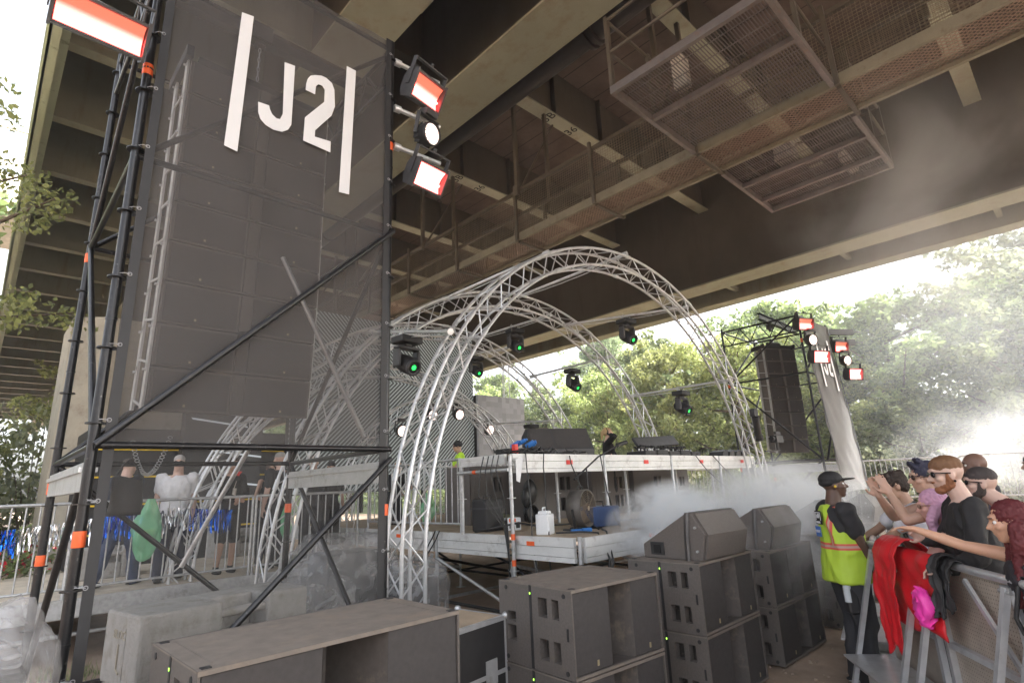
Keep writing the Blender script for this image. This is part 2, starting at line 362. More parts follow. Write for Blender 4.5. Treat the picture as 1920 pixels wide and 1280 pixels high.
for nm, (xa, xb) in (('left', (5.64, 7.90)), ('right', (8.88, 11.1))):
    b = MB(); ya, yb = 1.50, 3.65
    b.box(xa, xb, ya, ya+.06, CZ-.03, CZ+.09); b.box(xa, xb, yb-.06, yb, CZ-.03, CZ+.09)
    xe = xa if nm == 'left' else xb-.06
    b.box(xe, xe+.06, ya+.06, yb-.06, CZ-.03, CZ+.09)
    for f_ in ((.42,) if nm == 'left' else (.34, .72)): x = xa+(xb-xa)*f_; b.box(x, x+.07, ya+.06, yb-.06, CZ-.02, CZ+.06)
    b.build('frame', gridm, cg, True)
    b = MB()
    for k in range(1, 52): y = ya+.06+k*.039; b.tube((xa+.06, y, CZ+.075), (xb-.06, y, CZ+.075), .0075, 4, caps=False)
    for k in range(1, 9): x = xa+.06+k*.25; b.tube((x, ya+.06, CZ+.085), (x, yb-.06, CZ+.085), .008, 4, caps=False)
    b.build('grid_floor', gridm, cg, True)
    b = MB()
    for (x, y) in ((xe+.03, ya+.03), (xe+.03, yb-.03), (xa+1.1, ya+.03), (xa+1.1, yb-.03)):
        b.box(x-.035, x+.035, y-.025, y+.025, CZ+.1, CZ+1.25)
    for z in (.65, 1.2):
        b.tube((xe+.03, ya, CZ+z), (xe+.03, yb, CZ+z), .024); b.tube((xa, ya+.03, CZ+z), (xb, ya+.03, CZ+z), .024); b.tube((xa, yb-.03, CZ+z), (xb, yb-.03, CZ+z), .024)
    b.build('guard_rail', M['raild'], cg, True)
for i, (x, y, sx, sy, sz) in enumerate(((9.4, 2.6, .36, .3, .3), (10.3, 2.0, .7, .14, .16), (6.4, 2.9, .16, .2, .5))):
    b = MB(); b.box(x, x+sx, y, y+sy, CZ+.1, CZ+.1+sz); b.box(x-.02, x+sx+.02, y+.03, y+.06, CZ+.1+sz, CZ+.13+sz)
    tag(b.build('utility_box', pm('pale box', (.42, .37, .32), .6), bevel=.02), ['pale square utility box resting on the cage grid', 'long low pale fitting lying across the cage grid', 'narrow pale box near the front edge of the cage'][i], 'utility box')
# ------------------------------------------------------------ scaffold tower
def rosette(b, x, y, z, r=.06):
    b.tube((x, y, z), (x, y, z+.009), r, 14)
def post(x, y, h, parent, mat, tape=(), r=.027, z0=0):
    b = MB(); b.tube((x, y, z0+.04), (x, y, h), r, 10); b.box(x-.075, x+.075, y-.075, y+.075, z0, z0+.008); b.tube((x, y, z0+.008), (x, y, z0+.04), .02, 8)
    z = z0+.3
    while z < h-.05: rosette(b, x, y, z); b.tube((x, y, z+.2), (x, y, z+.215), r+.004, 10) if int(z*2) % 4 == 1 else None; z += .5
    o = b.build('post', mat, parent, True)
    for z in tape:
        t_ = MB(); t_.lathe([(r+.002, z), (r+.003, z+.005), (r+.003, z+.09), (r+.002, z+.095)], 12, lambda a, c, d: (x+a, y+c, d)); t_.build('tape_band', M['orange'], o, True)
    return o
def stick(name, pts, mat, parent, r=.024):
    b = MB()
    for p, q in pts: b.tube(p, q, r, 10)
    return b.build(name, mat, parent, True)
def tower(x0, y0, w, d, h, label, z2=2.16):
    T = thing('scaffold_tower', label, 'scaffold tower', (x0+w/2, y0+d/2, 0), group='loudspeaker towers either side of the stage')
    x1, y1 = x0+w, y0+d; K = M['blacksteel']
    for (x, y, tp) in ((x0, y0, (1.55, 4.95)), (x1, y0, (1.6, 5.2)), (x0, y1, (1.9, 1.3, 4.1)), (x1, y1, (1.62,))): post(x, y, h, T, K, tp, r=.033 if x0 < 5 else .027)
    L2, L3 = z2, z2+2.1
    for z in (.3, L2, L3, h-.1):
        for (p, q) in (((x0, y0, z), (x1, y0, z)), ((x0, y1, z), (x1, y1, z)), ((x0, y0, z), (x0, y1, z)), ((x1, y0, z), (x1, y1, z))):
            if z == .3 and p[1] == q[1] == y0: continue
            if z == L2 and p[1] == q[1] == y0: p, q = (p[0], p[1]-.09, p[2]), (q[0], q[1]-.09, q[2])
            stick('ledger', [(p, q)], K, T)
    for (p, q) in (((x0, y0, L2), (x1, y0, L3)), ((x0, y0, L3), (x1, y0, h-.15)), ((x1, y0, L2-.08), (x0, y0+.0, .1)),
                   ((x0, y0, L2), (x0, y1, L3)), ((x1, y1, L2), (x1, y0, L3)), ((x0, y1, .3), (x0, y0, L2)), ((x1, y0, .3), (x1, y1, L2)),
                   ((x0, y1, L2), (x1, y1, .3)), ((x1, y1, L3), (x0, y1, L2)), ((x0, y1, L3), (x0, y0, h-.1)), ((x0, y1, L3), (x1, y1, h-.2))):
        o = (-.10 if min(p[2], q[2]) < L3-.1 else .03) if p[1] == q[1] == y0 else 0
        stick('brace', [((p[0], p[1]+o, p[2]), (q[0], q[1]+o, q[2]))], K, T, .024)
    for x in (x0, x1):
        b = MB(); b.box(x-.03, x+.03, y0+.04, y1-.04, L2-.28, L2-.10); b.box(x-.05, x+.05, y0+.04, y1-.04, L2-.16, L2-.13); b.build('side_board', M['alu'], T, True)
    # lattice beams on top
    for x in (x0, x1):
        b = MB(); b.tube((x, y0, h-.5), (x, y1, h-.5), .02)
        for k in range(8): ya = y0+d*k/8; b.tube((x, ya, h-.5 if k % 2 else h-.1), (x, ya+d/8, h-.1 if k % 2 else h-.5), .013, 6)
        b.build('lattice_brace', K, T, True)
    b = MB(); ym = y0+d*.45; b.box(x0-.1, x1+.35, ym-.05, ym+.05, h, h+.012); b.box(x0-.1, x1+.35, ym-.05, ym+.05, h+.16, h+.172); b.box(x0-.1, x1+.35, ym-.008, ym+.008, h+.013, h+.159); b.build('hoist_beam', K, T, True)
    return T
LX0, LY0, LW, LD = .53, 4.43, 2.12, 2.07
T1 = tower(LX0, LY0, LW, LD, 6.55, 'near black scaffold tower at left holding the large line array')
RX0, RY0 = 14.5, 4.6
T2 = tower(RX0, RY0, 2.07, 2.0, 5.75, 'distant black scaffold tower right of the stage against the trees', 2.1)

# ------------------------------------------------------------ mesh banners
ban = pm('black print mesh', (.074, .069, .067), .75, 0, .06, 3)
see_through(ban, .70)
banlow = pm('open black mesh', (.07, .068, .066), .75, 0, .06, 3); see_through(banlow, .30)
hemm = pm('banner hem', (.02, .02, .022), .55, 0, .1, 10)
def banner(x0, x1, y, z0, z1, label, lean=0, eyel=True, mat=ban, nx=40, nz=90):
    B = thing('mesh_banner', label, 'banner', ((x0+x1)/2, y, z0), group='printed mesh banners on the loudspeaker towers')
    b = MB(); vs = []
    for j in range(nz+1):
        for i in range(nx+1):
            u, v = i/nx, j/nz; x = x0+(x1-x0)*u; z = z0+(z1-z0)*v
            pull = math.sin(v*(z1-z0)*math.pi/.5)
            edge = math.exp(-u*7)+math.exp(-(1-u)*9)
            yy = y + .016*noise.noise(Vector((x*2.2, z*2.2+x*1.1, 0)))*2 + edge*.026*pull*(1-math.exp(-30*min(u, 1-u)))
            vs.append((x, yy + lean*(1-v), z))
    b.add(vs, [(j*(nx+1)+i, j*(nx+1)+i+1, (j+1)*(nx+1)+i+1, (j+1)*(nx+1)+i) for j in range(nz) for i in range(nx)], True)
    if eyel:
        k = next(i for i in range(nz) if z0+(z1-z0)*i/nz > 2.17); b.mi = [1 if i//nx < k else 0 for i in range(len(b.f))]; o = b.build('sheet', [mat, banlow], B, True)
    else: o = b.build('sheet', mat, B, True)
    b = MB()
    for xx in (x0+.03, x1-.03):
        b.prism([(xx-.03, -.003), (xx+.03, -.003), (xx+.03, .003), (xx-.03, .003)], z0, z1, lambda a, c, z: (a, y-.028+c + lean*(1-(z-z0)/(z1-z0)), z))
    b.build('hem', hemm, B, True)
    if eyel:
        b = MB(); k = 0; z = z0+.2
        while z < z1:
            for xx, sg in ((x0+.012, -1), (x1-.012, 1)):
                b.path([(xx+.012*math.cos(a), y-.034, z+.012*math.sin(a)) for a in [i*math.pi/4 for i in range(8)]], .003, 5, closed=True)
                b.path([(xx, y-.036, z), (xx+sg*.03, y-.03, z+.004), (xx+sg*.05, y+.0, z+.006)], .0025, 5)
                for dz in (0, .012): b.path([(xx+sg*.055+.031*math.cos(a), LY0+.031*math.sin(a), z+dz) for a in [i*math.pi/5 for i in range(10)]], .0022, 4, closed=True)
            z += .5
        b.build('eyelet_tie', M['tie'], B, True)
    return B
stick('steel_tube', [((1.85, 5.0, 4.0), (2.62, 4.75, 2.3))], M['alu'], T1, .022)
stick('steel_tube', [((1.55, 6.2, 1.2), (1.9, 5.6, 2.3))], M['alu'], T1, .022)
B1 = banner(.575, 2.61, 4.385, .12, 6.50, 'large dark mesh banner with white J2 lettering on the near left tower')
def flat(b, poly, y, t=.003): b.prism(poly, y-t, y, lambda a, z, c: (a, c, z))
b = MB(); YL = 4.356
flat(b, [(1.124, 5.884), (1.221, 5.902), (1.19, 4.535), (1.088, 4.55)], YL); b.build('logo_bar', M['white'], B1, True)
b = MB(); flat(b, [(2.109, 5.888), (2.207, 5.887), (2.18, 4.5), (2.079, 4.491)], YL); b.build('logo_bar', M['white'], B1, True)
JP = [(1.512, 5.59), (1.606, 5.603), (1.608, 4.983), (1.583, 4.922), (1.533, 4.877), (1.457, 4.864), (1.391, 4.881), (1.346, 4.918), (1.324, 4.976), (1.317, 5.074), (1.408, 5.082), (1.417, 5.049), (1.438, 5.01), (1.477, 4.986), (1.508, 4.993), (1.528, 5.059)]
TP = [(1.717, 5.405), (1.718, 5.473), (1.729, 5.531), (1.754, 5.58), (1.796, 5.609), (1.855, 5.636), (1.903, 5.638), (1.964, 5.61), (1.991, 5.549), (2.004, 5.371), (1.975, 5.255), (1.825, 5.027), (1.825, 4.96), (1.978, 4.977), (1.98, 4.862), (1.721, 4.875), (1.725, 5.116), (1.897, 5.367), (1.897, 5.499), (1.871, 5.531), (1.834, 5.529), (1.81, 5.494), (1.806, 5.403)]
b = MB(); flat(b, JP, YL); b.build('logo_letter', M['white'], B1, True)
b = MB(); flat(b, TP, YL); b.build('logo_letter', M['white'], B1, True)
ban2 = pm('grey print mesh', (.10, .098, .096), .8, 0, .08, 3); see_through(ban2, .9)
B2 = banner(14.55, 16.5, 4.55, 1.35, 5.65, 'narrow looking grey mesh banner with faint white lettering on the far right tower', lean=-.25, eyel=False, mat=ban2, nx=24, nz=50)
def mapr(P): return [(14.55+(x-.575)*.93, 2.55+(z-3.2)*.98) for x, z in P]
for P, nm in (([(1.124, 5.884), (1.221, 5.902), (1.19, 4.535), (1.088, 4.55)], 'logo_bar'), ([(2.109, 5.888), (2.207, 5.887), (2.18, 4.5), (2.079, 4.491)], 'logo_bar'), (JP, 'logo_letter'), (TP, 'logo_letter')):
    b = MB(); b.prism([(a, z) for a, z in mapr(P)], 0, .003, lambda a, z, c: (a, 4.55-.25*(1-(z-1.35)/4.3)-.045+c, z)); b.build(nm, M['white'], B2, True)

# ------------------------------------------------------------ line arrays
def line_array(loc, rz, n, label, drop=None):
    A = thing('line_array', label, 'speaker array', loc, rz, 'hanging line arrays')
    w, d, h = 1.34, .52, .362; z = 0; y = 0; ang = 0
    for i in range(n):
        ang = -(0.2+ i*i*.10) if i > 2 else -.4*i
        m_ = Matrix.Translation((0, y, z)) @ Matrix.Rotation(R_(-ang), 4, 'X')
        c = MB()
        c.prism([(-w/2, -d*.35), (w/2, -d*.35), (w/2-.03, d*.6), (-w/2+.03, d*.6)], -h+.008, 0, lambda a, b_, z_: tuple(m_ @ Vector((a, b_, z_))))
        cab = c.build('cabinet', M['sub'], A, bevel=.006)
        g = MB()
        for s_ in (-1, 1):
            xa, xb = (-.645, -.065) if s_ < 0 else (.065, .645)
            g.box(xa, xb, -d*.35-.014, -d*.35-.001, -h+.025, -.02, m_)
        g.build('grille', M['grille'], cab)
        g = MB(); g.box(-.045, .045, -d*.35-.03, -d*.35-.001, -h+.02, -.015, m_); g.build('waveguide', M['sub'], cab)
        g = MB()
        for s_ in (-.4, .4): g.box(s_-.009, s_+.009, -d*.35-.016, -d*.35-.0145, -h+.05, -h+.07, m_)
        g.build('badge', pm('gold badge', (.30, .25, .15), .5) if i == 0 and 'bd' not in M else M['bd'], cab)
        if 'bd' not in M: M['bd'] = bpy.data.materials['gold badge']
        for s_ in (-1, 1):
            r_ = MB()
            for yy in (-.1, .3):
                r_.box(s_*(w/2+.004) if s_ > 0 else -w/2-.022, (w/2+.022) if s_ > 0 else -w/2-.004, yy-.045, yy+.045, -h+.01, .03, m_)
                r_.tube(m_ @ Vector((s_*(w/2+.02), yy, -.02)), m_ @ Vector((s_*(w/2+.045), yy, -.02)), .012, 6)
            r_.bar(m_ @ Vector((s_*(w/2+.012), -.1, -h+.04)), m_ @ Vector((s_*(w/2+.012), .3, -h+.10)), .012, .02)
            r_.build('rigging_plate', M['bright'] if loc[0] < 5 else M['galv'], cab)
        nz = m_ @ Vector((0, 0, -h)); y, z = nz.y, nz.z
    b = MB(); b.box(-.6, .6, -.12, -.06, .03, .12); b.box(-.6, .6, .26, .32, .03, .12); b.box(-.72, -.66, -.2, .45, .02, .14); b.box(.66, .72, -.2, .45, .02, .14); b.tube((-.25, .1, .16), (.25, .1, .16), .09, 12); b.build('bumper_frame', M['matblack'], A)
    if drop:
        b = MB(); k = int(drop/.06)
        for i in range(k):
            z0 = .24+i*.06; o = (.012, 0) if i % 2 else (0, .012)
            b.path([(o[0]*math.cos(a), .1+o[1]*math.cos(a), z0+.035+.035*math.sin(a)) for a in [j*math.pi/4 for j in range(8)]], .0045, 4, closed=True)
        b.build('hoist_chain', M['galv'], A)
        b = MB(); b.tube((0, .1, .24+drop), (0, .1, .24+drop+.22), .06, 10); b.box(-.1, .1, .02, .18, .3+drop, .48+drop); b.build('chain_hoist', M['darkgrey'], A)
    return A
line_array((1.60, 5.28, 5.78), 0, 9, 'tall nine box line array hanging behind the near J2 banner', drop=.5)
_a = line_array((15.45, 5.6, 5.08), R_(-30), 8, 'distant black line array hanging in the right tower', drop=.35); _a.scale = (.70, .8, .95)
# slack chain and chain bag hung under the near array
b = MB()
for i, p in enumerate(sag((.84, 5.0, 2.24), (1.08, 5.0, 2.28), .26, 30)):
    o = Vector((.012, 0, 0)) if i % 2 else Vector((0, .012, 0)); b.path([p+Vector((.016*math.sin(a), o.y*math.cos(a), .012*math.cos(a))) for a in [j*math.pi/3 for j in range(6)]], .0035, 4, closed=True)
tag(b.build('chain', M['galv']), 'slack steel chain looping below the near line array', 'chain')
cb = thing('chain_bag', 'black fabric chain bag hanging under the near line array', 'bag', (.83, 4.95, 1.70)); cb.scale = (.62, .62, .62)
b = MB(); vs = []
for j in range(9):
    v = j/8; z = .02+v*.42
    for i in range(14):
        a = 2*math.pi*i/14; rr = 1+.08*math.sin(3*a+v*4); vs.append(((.17-.02*v)*math.cos(a)*rr, .11*math.sin(a)*rr, z+.03*math.sin(a*2)*v))
b.add(vs, [(j*14+i, j*14+(i+1) % 14, (j+1)*14+(i+1) % 14, (j+1)*14+i) for j in range(8) for i in range(14)]+[tuple(range(13, -1, -1))], True); b.build('sack', M['matblack'], cb)
b = MB(); b.path([(-.13, 0, .44), (-.06, 0, .6), (0, 0, .66), (.06, 0, .6), (.13, 0, .44)], .012); b.build('strap', M['matblack'], cb)

# ------------------------------------------------------------ lamps on the towers
def blinder(loc, rot, label, w=.52, h=.26, d=.2, full=False):
    L = thing('blinder_light', label, 'stage light', loc, group='glowing red blinder lamps on the towers'); L.rotation_euler = rot
    b = MB()   # local: shines along -Y, width along X
    prof = [(-d*.5, h*.5), (-d*.5, h*.42), (d*.2, h*.36), (d*.42, h*.1), (d*.42, -h*.1), (d*.2, -h*.36), (-d*.5, -h*.42), (-d*.5, -h*.5), (d*.25, -h*.46), (d*.5, -h*.2), (d*.5, h*.2), (d*.25, h*.46)]
    for xa, xb in ((-w/2, w/2),): 
        n = len(prof); b.add([(xa, y, z) for y, z in prof]+[(xb, y, z) for y, z in prof], [(i, n+i, n+(i+1) % n, (i+1) % n) for i in range(n)])
    for s_ in (-1, 1): b.prism([(-d*.55, -h*.55), (d*.35, -h*.5), (d*.55, -h*.22), (d*.55, h*.22), (d*.35, h*.5), (-d*.55, h*.55)], s_*w/2, s_*(w/2+.02), lambda y, z, c: (c, y, z))
    b.build('housing', M['darkgrey'], L)
    b = MB(); n = 10; vs = [(x, -d*.36+.30*d*math.sin(math.pi*i/n)*.8, -h*.41+.82*h*i/n) for i in range(n+1) for x in (-w/2+.008, w/2-.008)]; b.add(vs, [(2*i, 2*i+1, 2*i+3, 2*i+2) for i in range(n)], True); b.build('glowing_reflector', M['blind1' if full else 'blind0'], L)
    b = MB(); b.tube((-w/2+.02, -d*.30, -h*.12), (w/2-.02, -d*.30, -h*.12), .012, 8); b.build('lamp_tube', M['lampwhite'], L)
    b = MB()
    for s_ in (-1, 1): b.box(s_*(w/2+.024), s_*(w/2+.034), -.03, .03, -.02, h*.5+.12)
    b.box(-w/2-.034, w/2+.034, -.03, .03, h*.5+.12, h*.5+.132); b.tube((0, 0, h*.5+.13), (0, 0, h*.5+.17), .02); b.build('yoke', M['darkgrey'], L)
    return L
def outrig(p, q, label):
    b = MB(); b.tube(p, q, .025, 12); b.tube(Vector(p)+Vector((0, 0, -.0)), Vector(p)+(Vector(q)-Vector(p)).normalized()*.07, .04, 10)
    tag(b.build('outrigger_pipe', M['alu']), label, 'pipe', 'lamp carrying pipes clamped to the towers')
def par_can(loc, rot, label, lens=None, r=.1, group='round lamps on the towers and small arch'):
    L = thing('par_lamp', label, 'stage light', loc, group=group); L.rotation_euler = rot
    b = MB(); fr = lambda x, y, z: (x, -z, y)
    b.lathe([(0, -.1), (r*.55, -.1), (r*.8, -.06), (r, .02), (r*1.05, .09), (r*1.05, .12), (r*.93, .12), (r*.93, .1)], 20, fr)
    for k in range(14): a = k*2*math.pi/14; b.bar((r*.75*math.cos(a), .08, r*.75*math.sin(a)), (r*1.08*math.cos(a), -.02, r*1.08*math.sin(a)), .006, .03)
    b.build('housing', M['matblack'], L)
    b = MB(); b.lathe([(0, .095), (r*.92, .1)], 20, fr); b.build('front_plate', M['lampwhite'], L)
    b = MB()
    for rr, k in ((r*.28, 5), (r*.52, 9), (r*.76, 14)):
        for i in range(k): a = 2*math.pi*i/k; b.tube((rr*math.cos(a), -.099, rr*math.sin(a)), (rr*math.cos(a), -.103, rr*math.sin(a)), r*.055, 6)
    b.build('lens_ring', M['darkgrey'], L)
    b = MB()
    for s_ in (-1, 1): b.box(s_*(r*1.12), s_*(r*1.12+.012), -.025, .025, -.03, r+.08)
    b.box(-r*1.12-.012, r*1.12+.012, -.025, .025, r+.08, r+.095); b.box(-.08, .08, -.06, .06, r+.095, r+.16); b.build('yoke', M['darkgrey'], L)
    return L
P1 = (2.65, 4.40)
for z, lab in ((6.30, 'topmost'), (5.72, 'middle'), (5.26, 'lowest')):
    outrig((2.68, 4.40, z), (3.24, 4.36, z), lab+' short silver pipe sticking right from the near tower')
blinder((3.0, 4.33, 6.04), (R_(28), 0, R_(10)), 'upper glowing red blinder lamp on the right edge of the near tower', .40, .30)
par_can((3.02, 4.33, 5.50), (R_(14), 0, R_(12)), 'round white led lamp between two blinders on the near tower', r=.12)
blinder((3.03, 4.33, 5.0), (R_(32), 0, R_(5)), 'lower glowing red blinder lamp on the right edge of the near tower', .36, .28, full=True)
outrig((.50, 4.40, 5.32), (-.02, 4.34, 5.34), 'silver pipe sticking left from the near tower')
blinder((.20, 4.28, 5.10), (R_(28), 0, R_(2)), 'large glowing red blinder lamp left of the near tower', .52, .26)
par_can((.26, 4.32, 5.66), (R_(14), 0, R_(-5)), 'round lamp cut off by the picture top above the left blinder', r=.12)
fz = R_(3)
blinder((14.35, 4.45, 5.35), (R_(12), 0, R_(-28)), 'blinder glowing at the top left corner of the distant tower', .42, .3)
blinder((14.55, 4.3, 4.52), (R_(12), 0, R_(-28)), 'blinder glowing halfway down the left edge of the distant banner', .45, .3, full=True)
blinder((16.72, 4.4, 5.1), (R_(12), 0, R_(-28)), 'blinder glowing near the top right of the distant banner', .42, .3)
blinder((16.55, 4.15, 4.28), (R_(12), 0, R_(-28)), 'blinder glowing low at the right edge of the distant banner', .42, .3, full=True)
par_can((14.45, 4.4, 4.95), (R_(10), 0, R_(-30)), 'round lamp between the left blinders of the distant tower', r=.13)
par_can((16.6, 4.3, 4.68), (R_(10), 0, R_(-30)), 'round lamp between the right blinders of the distant tower', r=.13)
for i, z in enumerate((5.55, 5.25)):
    b = MB(); b.bar((16.6, 4.6, z), (17.5, 4.2, z+.05), .08, .16); b.bar((17.5, 4.2, z+.05), (17.9, 4.1, z+.09), .03, .03)
    tag(b.build('awning_arm', M['matblack']), ['upper black arm pointing right from the distant tower top', 'lower black arm pointing right from the distant tower'][i], 'arm')
# ------------------------------------------------------------ truss arches
def arch(y, cx, cz, R, label, wd=.27, dp=.27, rc=.022, zb=0, step=.27):
    A = thing('truss_arch', label, 'truss arch', (cx, y, 0), group='silver truss arches over the stage')
    Ri = R-dp; yb = y+wd
    def P(rad, yy, s):   # s: arc length measured on the mid line from left foot
        Lg = max(cz-zb, 0); rm = R-dp/2; La = math.pi*rm
        if s < Lg: return Vector((cx-rad, yy, zb+s))
        if s > Lg+La: return Vector((cx+rad, yy, cz-(s-Lg-La)))
        a = math.pi-(s-Lg)/rm
        return Vector((cx+rad*math.cos(a), yy, cz+rad*math.sin(a)))
    T = max(cz-zb, 0)*2+math.pi*(R-dp/2); ns = int(T/.2)
    for rad, yy in ((R, y), (Ri, y), (R, yb), (Ri, yb)):
        b = MB(); b.path([P(rad, yy, T*i/ns) for i in range(ns+1)], rc, 8); k = int(T/2.1)
        for i in range(1, k+1): s = T*i/(k+1); b.tube(P(rad, yy, s-.06), P(rad, yy, s+.06), rc+.008, 8)
        b.build('chord', M['alu'], A, True)
    b = MB(); k = int(T/step)
    for i in range(k):
        s0, s1 = T*i/k, T*(i+1)/k; e = i % 2
        for r0, r1, ya, yc in ((R, Ri, y, y), (R, Ri, yb, yb), (R, R, y, yb), (Ri, Ri, y, yb)):
            p, q = (P(r0, ya, s0), P(r1, yc, s1)) if e else (P(r1, yc, s0), P(r0, ya, s1))
            b.tube(p, q, .0095, 5, caps=False)
    b.build('lacing', M['alu'], A, True)
    if zb < .1:
        for s in (-1, 1):
            b = MB(); x = cx+s*(R-dp/2); b.box(x-.25, x+.25, y-.1, yb+.1, -.01, .02); b.build('base_plate', M['galv'], A, True)
    return A
arch(4.85, 7.5, 1.06, 4.40, 'front truss arch, the largest, spanning right over the picture middle')
arch(7.0, 7.2, .72, 4.57, 'second truss arch from the front, crossing behind the largest one')
arch(9.2, 6.95, .40, 4.80, 'third truss arch from the front, lower and further back')
arch(11.3, 7.0, .35, 4.35, 'fourth truss arch standing close to the striped screen')
arch(11.75, 8.9, 1.25, 2.95, 'smallest truss arch carrying the round white lamps', zb=.6)
def pipe_between(p, q, label):
    b = MB(); b.tube(p, q, .025, 10)
    for e in (p, q): e = Vector(e); d = (Vector(q)-Vector(p)).normalized(); b.tube(e-d*.05, e+d*.05, .042, 10)
    b.path(sag(Vector(p)+Vector((0, 0, -.03)), Vector(q)+Vector((0, 0, -.03)), .04, 12, .01), .008, 5)
    tag(b.build('lighting_bar', M['alu']), label, 'pipe', 'straight bars joining the truss arches')
def moving_head(loc, rz, label, tilt=35, s=1.0):
    s *= .88
    L = thing('moving_head', label, 'stage light', loc, rz, 'black moving head lamps with green lenses')
    b = MB(); b.box(-.19*s, .19*s, -.15*s, .15*s, -.16*s, -.05*s); b.build('base', M['matblack'], L, bevel=.02)
    b = MB()
    for x in (-.1, .1): b.box(x*s-.02, x*s+.02, -.03, .03, -.05*s, .0); b.path([(x*s, .03*math.cos(a), .02+.03*math.sin(a)) for a in [i*math.pi/4 for i in range(8)]], .008, 5, closed=True)
    b.build('clamp', M['galv'], L)
    b = MB(); b.box(-.06*s, .06*s, -.06*s, .06*s, -.20*s, -.161*s)
    b.box(-.20*s, .20*s, -.07*s, .07*s, -.25*s, -.20*s)
    for sx in (-1, 1): b.box(sx*.15*s if sx > 0 else -.205*s, .205*s if sx > 0 else -.15*s, -.075*s, .075*s, -.52*s, -.251*s)
    b.build('yoke', M['darkgrey'], L, bevel=.025)
    m_ = Matrix.Translation((0, 0, -.46*s)) @ Matrix.Rotation(R_(tilt), 4, 'X')
    fr = lambda x, y, z: tuple(m_ @ Vector((x*s, -z*s, y*s)))
    b = MB(); b.lathe([(0, -.22), (.08, -.21), (.12, -.15), (.135, -.02), (.13, .12), (.12, .19), (.10, .2), (.085, .185)], 18, fr); hd = b.build('head', M['matblack'], L)
    b = MB(); b.lathe([(.122, .15), (.128, .17), (.124, .196), (.1, .204), (.085, .19)], 18, fr); b.build('lens_ring', M['darkgrey'], hd)
    b = MB(); b.lathe([(0, .192), (.038, .189)], 16, fr); b.build('lens', M['green'], hd)
    b = MB(); b.lathe([(.038, .189), (.085, .184)], 16, fr); b.build('lens_glass', M['gap'], hd)
    return L
aim = R_(-6)
HEADS = [((3.86, 5.95, 3.78), 'largest near moving head beside the near tower post', (3.72, 4.9, 3.45), (3.98, 7.1, 4.0), 1.0),
 ((9.0, 6.0, 4.95), 'moving head hanging highest, against the far bridge girder', (9.9, 4.95, 4.95), (8.9, 7.1, 4.95), 1),
 ((10.80, 6.0, 3.66), 'moving head between the right legs of the first two arches', (10.9, 4.95, 3.66), (10.6, 7.1, 3.62), 1),
 ((7.9, 8.05, 5.05), 'moving head under the second arch crown in front of the dark bridge', (8.1, 7.1, 5.0), (8.0, 9.3, 5.0), 1),
 ((9.75, 8.1, 4.4), 'moving head hanging before the trees right of the second arch', (9.9, 7.1, 4.38), (9.7, 9.3, 4.3), 1),
 ((8.7, 10.3, 5.0), 'moving head hanging above the grey checked screen', (8.9, 9.3, 4.78), (8.6, 11.4, 4.85), 1),
 ((10.45, 10.2, 3.38), 'moving head low down in front of the pale bushes', (10.8, 9.3, 3.3), (10.4, 11.4, 3.42), 1)]
for i, (p, lab, a, c, s) in enumerate(HEADS):
    moving_head(p, aim+R_((10, 0, 5, -5, 8, -3, 4)[i]), lab, (26, 34, 30, 28, 36, 32, 30)[i], s)
    z = p[2]+.03; d = Vector(c)-Vector(a); t_ = (p[1]-a[1])/d.y; off = Vector(p)+Vector((0, 0, .03))-(Vector(a)+d*t_)
    pipe_between(Vector(a)+off, Vector(c)+off, ['near sloping bar with the largest moving head', 'bar above the stage with the highest moving head', 'bar between right legs of the front two arches', 'bar under the second arch crown', 'bar before the trees between second and third arch', 'bar above the grey checked screen', 'lowest bar before the bushes'][i])
pipe_between((5.6, 4.98, 5.05), (5.1, 9.3, 4.75), 'long bar running back from the crown of the front arch')
pipe_between((7.5, 4.9, 5.52), (7.2, 7.15, 5.35), 'short bar at the very top of the front arch')
for i, (a, lab) in enumerate(((158, 'partly hidden'), (127, 'second'), (104, 'third'), (84, 'fourth'), (58, 'fifth'), (27, 'rightmost'))):
    r_ = 2.50; par_can((8.9+r_*math.cos(R_(a)), 11.66, 1.25+r_*math.sin(R_(a))-.03), (R_(12), 0, R_(-5)), lab+' round white lamp from the left under the smallest arch', r=.135)
# lamp and camera clamped to the right leg of the front arch
b = MB(); b.tube((11.55, 4.8, 2.55), (11.3, 4.7, 2.95), .07, 12); b.tube((11.58, 4.81, 2.5), (11.55, 4.8, 2.57), .09, 12); b.box(11.2, 11.36, 4.66, 4.76, 2.95, 3.1)
tag(b.build('spotlight', M['matblack']), 'small black spotlight clamped to the right leg of the front arch', 'spotlight')
b = MB(); b.box(12.15, 12.5, 4.68, 4.82, 2.45, 2.6); b.tube((12.3, 4.75, 2.3), (12.3, 4.75, 2.45), .03); b.tube((12.05, 4.75, 2.53), (12.15, 4.75, 2.53), .05); b.box(12.2, 12.45, 4.7, 4.74, 2.62, 2.68); b.bar((12.0, 4.9, 2.28), (12.5, 4.75, 2.3), .03, .03)
tag(b.build('video_camera', M['matblack']), 'small black video camera mounted on the right leg of the front arch', 'camera')

